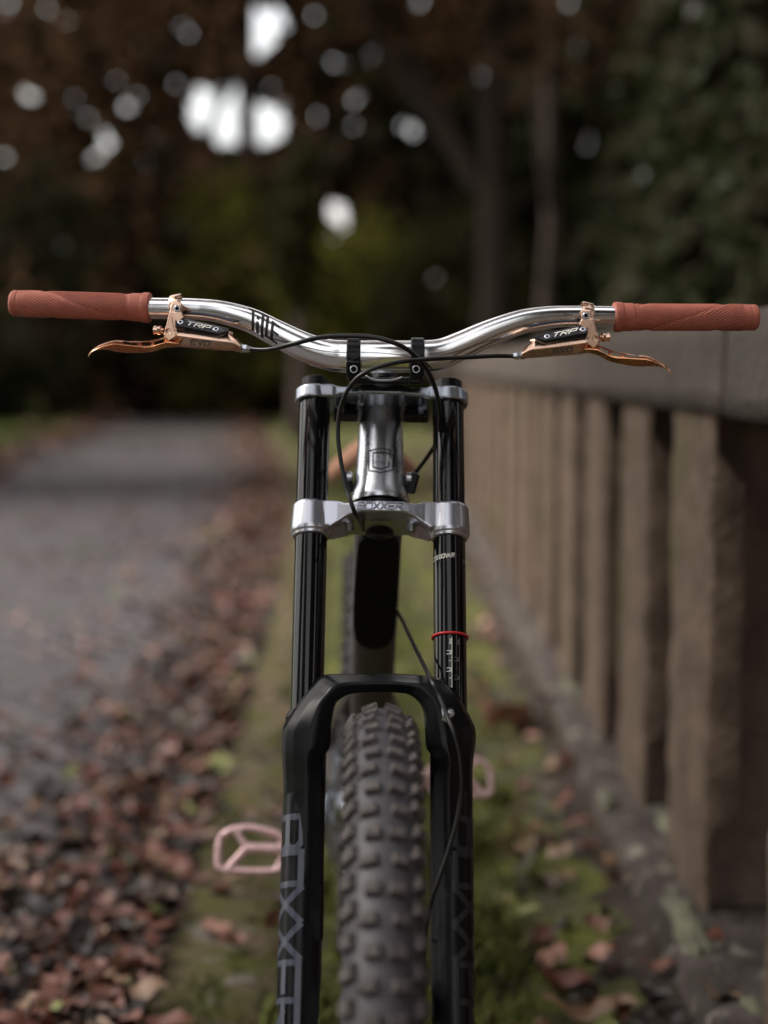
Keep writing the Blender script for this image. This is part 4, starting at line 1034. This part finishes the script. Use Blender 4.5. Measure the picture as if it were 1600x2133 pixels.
# ---- frame
HN = -.040
def FPa(py, n0): return FA(800, py, n0)[1]
ht = [(1034, .0328), (1030, .0333), (1022, .0330), (1005, .0310), (985, .0292), (960, .0278), (930, .0266), (900, .0258), (875, .0252), (855, .0246), (848, .0244), (841, .0240), (838, .0232)]
n_hd = HN + .028
htube = MB().add(*lathe(Fk(0, HN, 0), AX, [(FPa(py, n_hd), r) for py, r in ht], 72)).build('head_tube', M['raw_alu'], bike, auto=50)
hs_ = MB()
for pr in ([(FPa(838, n_hd), .021), (FPa(838, n_hd) + .006, .0215), (FPa(838, n_hd) + .016, .017)], [(FPa(1034, n_hd) - .002, .0295), (FPa(1034, n_hd) - .007, .0290), (FPa(1034, n_hd) - .010, .022)]):
    hs_.add(*lathe(Fk(0, HN, 0), AX, pr if pr[0][0] < pr[-1][0] else pr[::-1], 48))
hs_.build('headset', M['satin_black'], bike, auto=35)
MB().add(*lathe(Fk(0, HN, 0), AX, [(c_b - .001, .016), (b_t, .016)], 32)).build('steerer_tube', M['satin_black'], bike)
def hf(px, py, h):
    x, a = FA(px, py, HN + .027); r = np.interp(py, [q[0] for q in reversed(ht)], [q[1] for q in reversed(ht)]); x0 = FA(798, py, HN + .027)[0]
    th = math.asin(max(-1, min(1, (x - x0 + .0) / r))); rr = r + .0006 + h; return Fk(rr * math.sin(th), HN + rr * math.cos(th), a)
shield = [[(816, 940), (798, 935), (773, 940), (773, 978), (797, 987.5), (824, 979), (824, 948), (816, 947), (816, 940)][::1][:0] or (819, 937), ] if False else None
S_ = [[(817, 951), (817, 936), (797, 934.5), (773.5, 937), (773.5, 979.5), (798, 986.5), (824, 978), (824, 946), (818, 943.5), (782, 942.5), (782, 973), (798.5, 978.5), (815, 972.5), (815, 961)]]
bd = strokes(S_, 1.9, hf, 8).build('badge', M['print_dark'], htube)
S_, Wd = word('COMMENCAL', 1, 1, .5); S2, Wd2 = word('BICYCLES'[:0] or 'VTT', 1, 1, .5)
strokes([[(786.5 + p[0] / Wd * 24, 964 - p[1] * 3) for p in pl] for pl in S_], .55, hf, 2).build('lettering', M['print_crown'], htube)
strokes([[(791 + p[0] / Wd2 * 14, 970 - p[1] * 3) for p in pl] for pl in S2], .55, hf, 2).build('lettering', M['print_crown'], htube)
for s_ in (-1, 1):                            # fork bumpers beside the head tube
    c = Fk(s_ * .0385, HN + .000, FPa(1005, HN))
    MB().add(*box(c + Vector((-s_ * .002, 0, 0)), (.011, .020, .024), Matrix.Rotation(R(14 * s_), 3, 'Y'))).build('fork_bumper', M['matte_black'], bike, bevel=.003, smooth=False)
    MB().add(*lathe(Fk(s_ * .0335, HN + .008, FPa(1000, HN)), Vector((1, 0, 0)), [(-.004, .006), (.001, .006), (.002, .004)], 20)).build('lug', M['raw_alu'], bike, auto=35)
# down tube, boxy section, runs down and back to the bottom bracket
dt0, dt1 = Vector((0, .135, .885)), Vector((0, .70, .395))
dirn = (dt1 - dt0).normalized(); nrm = Vector((0, dirn.z, -dirn.y)); nrm = nrm if nrm.y < 0 else -nrm
def sect(c, hw, hh, n_, k=28, pw=3.2):
    out = []
    for i in range(k):
        a = 2 * math.pi * i / k; ca, sa = math.cos(a), math.sin(a)
        out.append(c + Vector((1, 0, 0)) * hw * math.copysign(abs(ca) ** (2 / pw), ca) + n_ * hh * math.copysign(abs(sa) ** (2 / pw), sa))
    return out
dt = MB().add(*loft([sect(dt0.lerp(dt1, t), .0285 + .001 * t, .026, nrm) for t in (0, .1, .25, .5, .75, 1)])).build('down_tube', M['frame'], bike)
# protector pad on its underside
V, F_ = [], []; rows = []
nn_ = 36
out_ = []
def padpt(px, py):
    c = BI @ CAMP; r = BI.to_3x3() @ ray(px, py); o_ = dt0 + nrm * .0265; t = (o_ - c).dot(nrm) / r.dot(nrm); return c + r * t
outl = [(752, 1121), (822, 1121), (831, 1132), (832, 1150), (829, 1240), (824, 1300), (820, 1325), (808, 1341), (790, 1348), (770, 1348), (752, 1342), (740, 1328), (735, 1305), (736, 1250), (741, 1180), (745, 1140), (746, 1128)]
MB().add(*prism([padpt(x, y) + nrm * .004 for x, y in outl], [padpt(x, y) - nrm * .006 for x, y in outl])).build('down_tube_guard', M['pad_black'], bike, bevel=.002, smooth=False)
# rest of the frame
MB().add(*tube(crv([Vector((0, .125, .915)), Vector((0, .30, .82)), Vector((0, .62, .70))], 6), [.026] * 7 + [.022] * 6, 24)).build('top_tube', M['frame'], bike)
MB().add(*tube([Vector((0, .70, .37)), Vector((0, .66, .60)), Vector((0, .70, .74))], [.022, .02, .018], 24)).build('seat_tube', M['frame'], bike)
MB().add(*tube([Vector((0, .70, .73)), Vector((0, .80, .90))], [.0158, .0158], 24)).build('seat_post', M['satin_black'], bike)
for s_ in (-1, 1):
    MB().add(*tube(crv([Vector((s_ * .035, .70, .37)), Vector((s_ * .052, .86, .375)), Vector((s_ * .072, 1.13, .362))], 6), .013, 16)).build('chainstay', M['frame'], bike)
    MB().add(*tube(crv([Vector((s_ * .018, .72, .56)), Vector((s_ * .040, .82, .50)), Vector((s_ * .072, 1.13, .37))], 6), .010, 16)).build('seatstay', M['frame'], bike)
MB().add(*lathe(Vector((0, .70, .375)), Vector((1, 0, 0)), [(-.052, .024), (-.05, .028), (.05, .028), (.052, .024)], 32)).build('bottom_bracket', M['raw_alu'], bike, auto=35)
MB().add(*tube([Vector((0, .52, .60)), Vector((0, .60, .48))], [.028, .028], 24)).add(*tube([Vector((0, .47, .68)), Vector((0, .52, .60))], [.012, .012], 16)).build('rear_shock', M['silver_dark'], bike, auto=40)

# ---- saddle
sd_ = [(.60, .016, .942, .010), (.61, .024, .945, .016), (.66, .028, .944, .020), (.72, .036, .938, .026), (.78, .052, .930, .034), (.83, .068, .922, .042), (.87, .0735, .918, .046), (.90, .069, .917, .040), (.915, .052, .917, .030)]
rings = []
for y, hw, z, drop in sd_:
    top = []; k = 14
    for i in range(k + 1):
        u = -1 + 2 * i / k; top.append(Vector((hw * u, y, z + .008 - drop * abs(u) ** 1.9 - .004 * (abs(u) < .12))))
    bot = [Vector((hw * .94 * (1 - 2 * i / k), y, z + .008 - drop * abs(1 - 2 * i / k) ** 1.9 * .9 - .034)) for i in range(k + 1)]
    rings.append(top + bot)
sad = MB().add(*loft(rings)).build('saddle', M['tan'], bike)
for s_ in (-1, 1):
    MB().add(*tube(crv([Vector((s_ * .012, .63, .928)), Vector((s_ * .020, .70, .905)), Vector((s_ * .022, .80, .90)), Vector((s_ * .035, .88, .895))], 5), .0035, 10)).build('rail', M['chain'], sad)

# ---- cranks, chainring, pedals
BB = Vector((0, .70, .375))
pedc = {-1: Vector((-.162, .553, .348)), 1: Vector((.147, .87, .378))}
chainring = MB()
seg = 96; V, F_ = [], []
for k in range(seg):
    th = 2 * math.pi * k / seg; ro = .068 + (.004 if k % 3 == 0 else 0)
    for (xx, r) in ((-.0015, .045), (-.0015, ro), (.0015, ro), (.0015, .045)): V.append(BB + Vector((-.052 + xx, r * math.cos(th), r * math.sin(th))))
for k in range(seg):
    for j in range(4): F_.append((k * 4 + j, ((k + 1) % seg) * 4 + j, ((k + 1) % seg) * 4 + (j + 1) % 4, k * 4 + (j + 1) % 4))
chainring.add(V, F_)
for k in range(4):
    th = k * math.pi / 2 + .4; chainring.add(*tube([BB + Vector((-.052, .015 * math.cos(th), .015 * math.sin(th))), BB + Vector((-.052, .05 * math.cos(th), .05 * math.sin(th)))], .006, 10))
chainring.build('chainring', M['chain'], bike, auto=35)
mbc = MB(); path = []
for k in range(20): th = math.pi / 2 + math.pi * k / 19; path.append(BB + Vector((-.052, .071 * math.cos(th), .071 * math.sin(th))))
path = [Vector((-.05, 1.12, .40))] + path + [Vector((-.05, 1.10, .22))]
for a, b in zip(path[:-1], path[1:]):
    n = max(1, int((b - a).length / .0127))
    for i in range(n):
        p = a.lerp(b, (i + .5) / n); mbc.add(*box(p, (.008 if i % 2 else .005, .009, .007)))
mbc.build('chain', M['chain'], bike, smooth=False)
tag(bpy.data.objects['chain'], kind='stuff')
mbd = MB(); mbd.add(*box(Vector((-.075, 1.10, .30)), (.03, .07, .06))); mbd.add(*box(Vector((-.06, 1.06, .235)), (.014, .035, .10)))
for zz in (.20, .27): mbd.add(*lathe(Vector((-.053, 1.055, zz)), Vector((1, 0, 0)), [(-.004, .026), (.004, .026)], 24))
mbd.build('derailleur', M['chain'], bike, bevel=.003, smooth=False)
for s_ in (-1, 1):
    e = pedc[s_] + Vector((-s_ * .072, 0, 0)); b0 = BB + Vector((s_ * .066, 0, 0))
    ca = MB().add(*loft([sect(b0.lerp(Vector((s_ * .084, e.y, e.z)), t), .0075, .016 - .004 * t, Vector((0, 0, 1)), 16, 3) for t in (-.08, .02, .3, .6, .9, 1.0, 1.06)])).build('crank_arm', M['pink'] if s_ == 1 else M['silver_dark'], bike)
def pedal(s_):
    # outline traced on the tilted platform; u across, v along the platform's height
    Cn = pedc[s_]; ev = (Vector((0, .35, .94)).normalized() if s_ < 0 else Vector((0, .45, .9)).normalized()); eu = Vector((1, 0, 0))
    sc = .000672
    def q(px, py): 
        uu, vv = (px - 527) * sc, (1773 - py) * sc
        return Cn + eu * (uu if s_ < 0 else -uu) + ev * vv * 1.02
    outer = [(447, 1764), (453, 1747), (472, 1734), (498, 1729), (528, 1730), (568, 1740), (590, 1752), (602, 1762), (606, 1775), (600, 1795), (585, 1810), (560, 1817), (527, 1818), (490, 1817), (464, 1816), (449, 1810), (446, 1788)]
    mb = MB(); pts = crv([q(*p) for p in outer + outer[:1]], 4); mb.add(*tube(pts, .0058, 10))
    for a, b, r in (((505, 1770), (606, 1771), .0078), ((507, 1770), (484, 1736), .0056), ((507, 1770), (468, 1812), .0060), ((590, 1771), (575, 1745), .004), ((590, 1771), (570, 1812), .004)): mb.add(*tube([q(*a), q(*b)], r, 10))
    pn = ev.cross(eu)
    for (a, b) in ((450, 1745), (475, 1815), (530, 1818), (500, 1729), (565, 1740), (575, 1813), (446, 1790)):
        for sg in (-1, 1): mb.add(*tube([q(a, b), q(a, b) + pn * sg * .0085], .0016, 6))
    o = mb.build('pedal', M['pink'], bike, remesh=.0016, smoothit=2); o['label'] = 'pink metal flat pedal left of the fork leg' if s_ < 0 else 'pink metal flat pedal half hidden behind the right fork leg'
    a = Cn + Vector((-s_ * .045, 0, 0)); MB().add(*tube([a, a + Vector((-s_ * .028, 0, 0))], .006, 12)).build('axle', M['chain'], o)
pedal(-1); pedal(1)

# ---- wheels
def wheel(name, C, Rr, spokes, tilt=0, fine=True, label=None):
    wl = part(name, label); rt = .0325
    Rc = Rr - .0058 - rt                      # centre of the casing's round section
    seg, ks = 168, 28; V, F_ = [], []
    for k in range(seg):
        th = 2 * math.pi * k / seg; e = Vector((0, math.sin(th), math.cos(th)))
        for j in range(ks):
            ph = 2 * math.pi * j / ks; V.append(C + Vector((rt * math.sin(ph), 0, 0)) + e * (Rc + rt * math.cos(ph) * (1.0 if math.cos(ph) > 0 else 1.1)))
    for k in range(seg):
        for j in range(ks): F_.append((k * ks + j, k * ks + (j + 1) % ks, ((k + 1) % seg) * ks + (j + 1) % ks, ((k + 1) % seg) * ks + j))
    ty = MB().add(V, F_)
    def knob(th, ph, lx, ly, hh, skew=0, ramp=0):
        # block standing on the casing; th round the wheel, ph round the section
        def pt(a, b, c):
            ph_ = ph + a / rt; t_ = th + (b + skew * a) / (Rr); rr = rt - .001 + c
            e = Vector((0, math.sin(t_), math.cos(t_))); return C + Vector((rr * math.sin(ph_), 0, 0)) + e * (Rc + rr * math.cos(ph_))
        V = []
        for c, k_ in ((0, 1.14), (hh * .8, 1.0), (hh, .86)):
            for a, b in ((-1, -1), (1, -1), (1, 1), (-1, 1)): V.append(pt(a * lx / 2 * k_, b * ly / 2 * k_ + (0 if c == 0 else ramp * (a * 0)), c + (.0004 * a * b)))
        F1 = [(0, 1, 5, 4), (1, 2, 6, 5), (2, 3, 7, 6), (3, 0, 4, 7)]; F2 = [(4, 5, 9, 8), (5, 6, 10, 9), (6, 7, 11, 10), (7, 4, 8, 11), (8, 9, 10, 11)]
        ty.add(V, F1, 1); o_ = len(ty.v) - 12
        ty.f += [tuple(i + o_ for i in f) for f in F2]; ty.mi += [1] * 5
    NR = 42; r2 = random.Random(3)
    for k in range(NR):
        t0 = 2 * math.pi * (k + .2) / NR; dt_ = 2 * math.pi / NR
        j = lambda: r2.uniform(-.0006, .0006)
        for s_ in (-1, 1):
            knob(t0 + j(), s_ * .29, .0120, .0108, .0066, s_ * .05)
            knob(t0 + dt_ * .5 + j(), s_ * .37, .0115, .0102, .0066, -s_ * .04)
            knob(t0 + dt_ * .24 + j(), s_ * 1.02, .0135, .0135, .0070, s_ * .12)
            knob(t0 + dt_ * .74 + j(), s_ * .97, .0140, .0125, .0070, -s_ * .12)
            if fine: knob(t0 + dt_ * .47, s_ * .70, .005, .006, .0028)
    r3 = random.Random(9)
    if fine:
        for _ in range(140):                  # moulding whiskers
            th = r3.uniform(0, 6.28); ph = r3.choice((-1, 1)) * r3.uniform(1.15, 1.5); e = Vector((0, math.sin(th), math.cos(th)))
            n_ = Vector((math.sin(ph), 0, 0)) + e * math.cos(ph); p = C + e * Rc + n_ * rt; ty.add(*tube([p, p + n_ * r3.uniform(.003, .007)], [.0006, .0003], 4))
    t_ = ty.build('tyre', [M['tyre'], M['knob']], wl); t_.data.set_sharp_from_angle(angle=R(38))
    rim = MB(); pr = [(-.015, Rc - .022), (-.013, Rc - .008), (.013, Rc - .008), (.015, Rc - .022), (0, Rc - .034)]; V, F_ = [], []; seg = 96
    for k in range(seg):
        th = 2 * math.pi * k / seg; e = Vector((0, math.sin(th), math.cos(th)))
        for xx, r in pr: V.append(C + Vector((xx, 0, 0)) + e * r)
    for k in range(seg):
        for j in range(5): F_.append((k * 5 + j, k * 5 + (j + 1) % 5, ((k + 1) % seg) * 5 + (j + 1) % 5, ((k + 1) % seg) * 5 + j))
    rim.add(V, F_).build('rim', M['satin_black'], wl, auto=35)
    MB().add(*lathe(C, Vector((1, 0, 0)), [(-.058, .010), (-.05, .010), (-.034, .014), (-.032, .026), (-.028, .026), (-.026, .016), (.026, .016), (.028, .026), (.032, .026), (.034, .014), (.05, .010), (.058, .010)], 32)).build('hub', M['satin_black'], wl, auto=30)
    for k in range(spokes):
        th = 2 * math.pi * k / spokes; s_ = 1 if k % 2 else -1; th2 = th + (.9 if (k // 2) % 2 else -.9)
        MB().add(*tube([C + Vector((s_ * .030, .025 * math.sin(th2), .025 * math.cos(th2))), C + Vector((s_ * .002, (Rc - .032) * math.sin(th), (Rc - .032) * math.cos(th)))], .0010, 6)).build('spoke', M['chain'], wl)
    return wl
RW = .362
wheel('front_wheel', Vector((.0005, 1.497 - 1.75, RW)), RW, 28)
V, F_ = lathe(Vector((.040, 1.497 - 1.75, RW)), Vector((1, 0, 0)), [(-.001, .060), (-.001, .100), (.001, .100), (.001, .060)], 64, False)
MB().add(V, F_).build('brake_disc', M['chain'], bike, auto=30)
wheel('rear_wheel', Vector((-.012, 1.14, RW)), RW, 28)
MB().add(*lathe(Vector((-.055, 1.14, RW)), Vector((1, 0, 0)), [(-.008, .022), (-.006, .03), (.0, .045), (.012, .055), (.016, .05)], 48)).build('cassette', M['chain'], bike, auto=25)
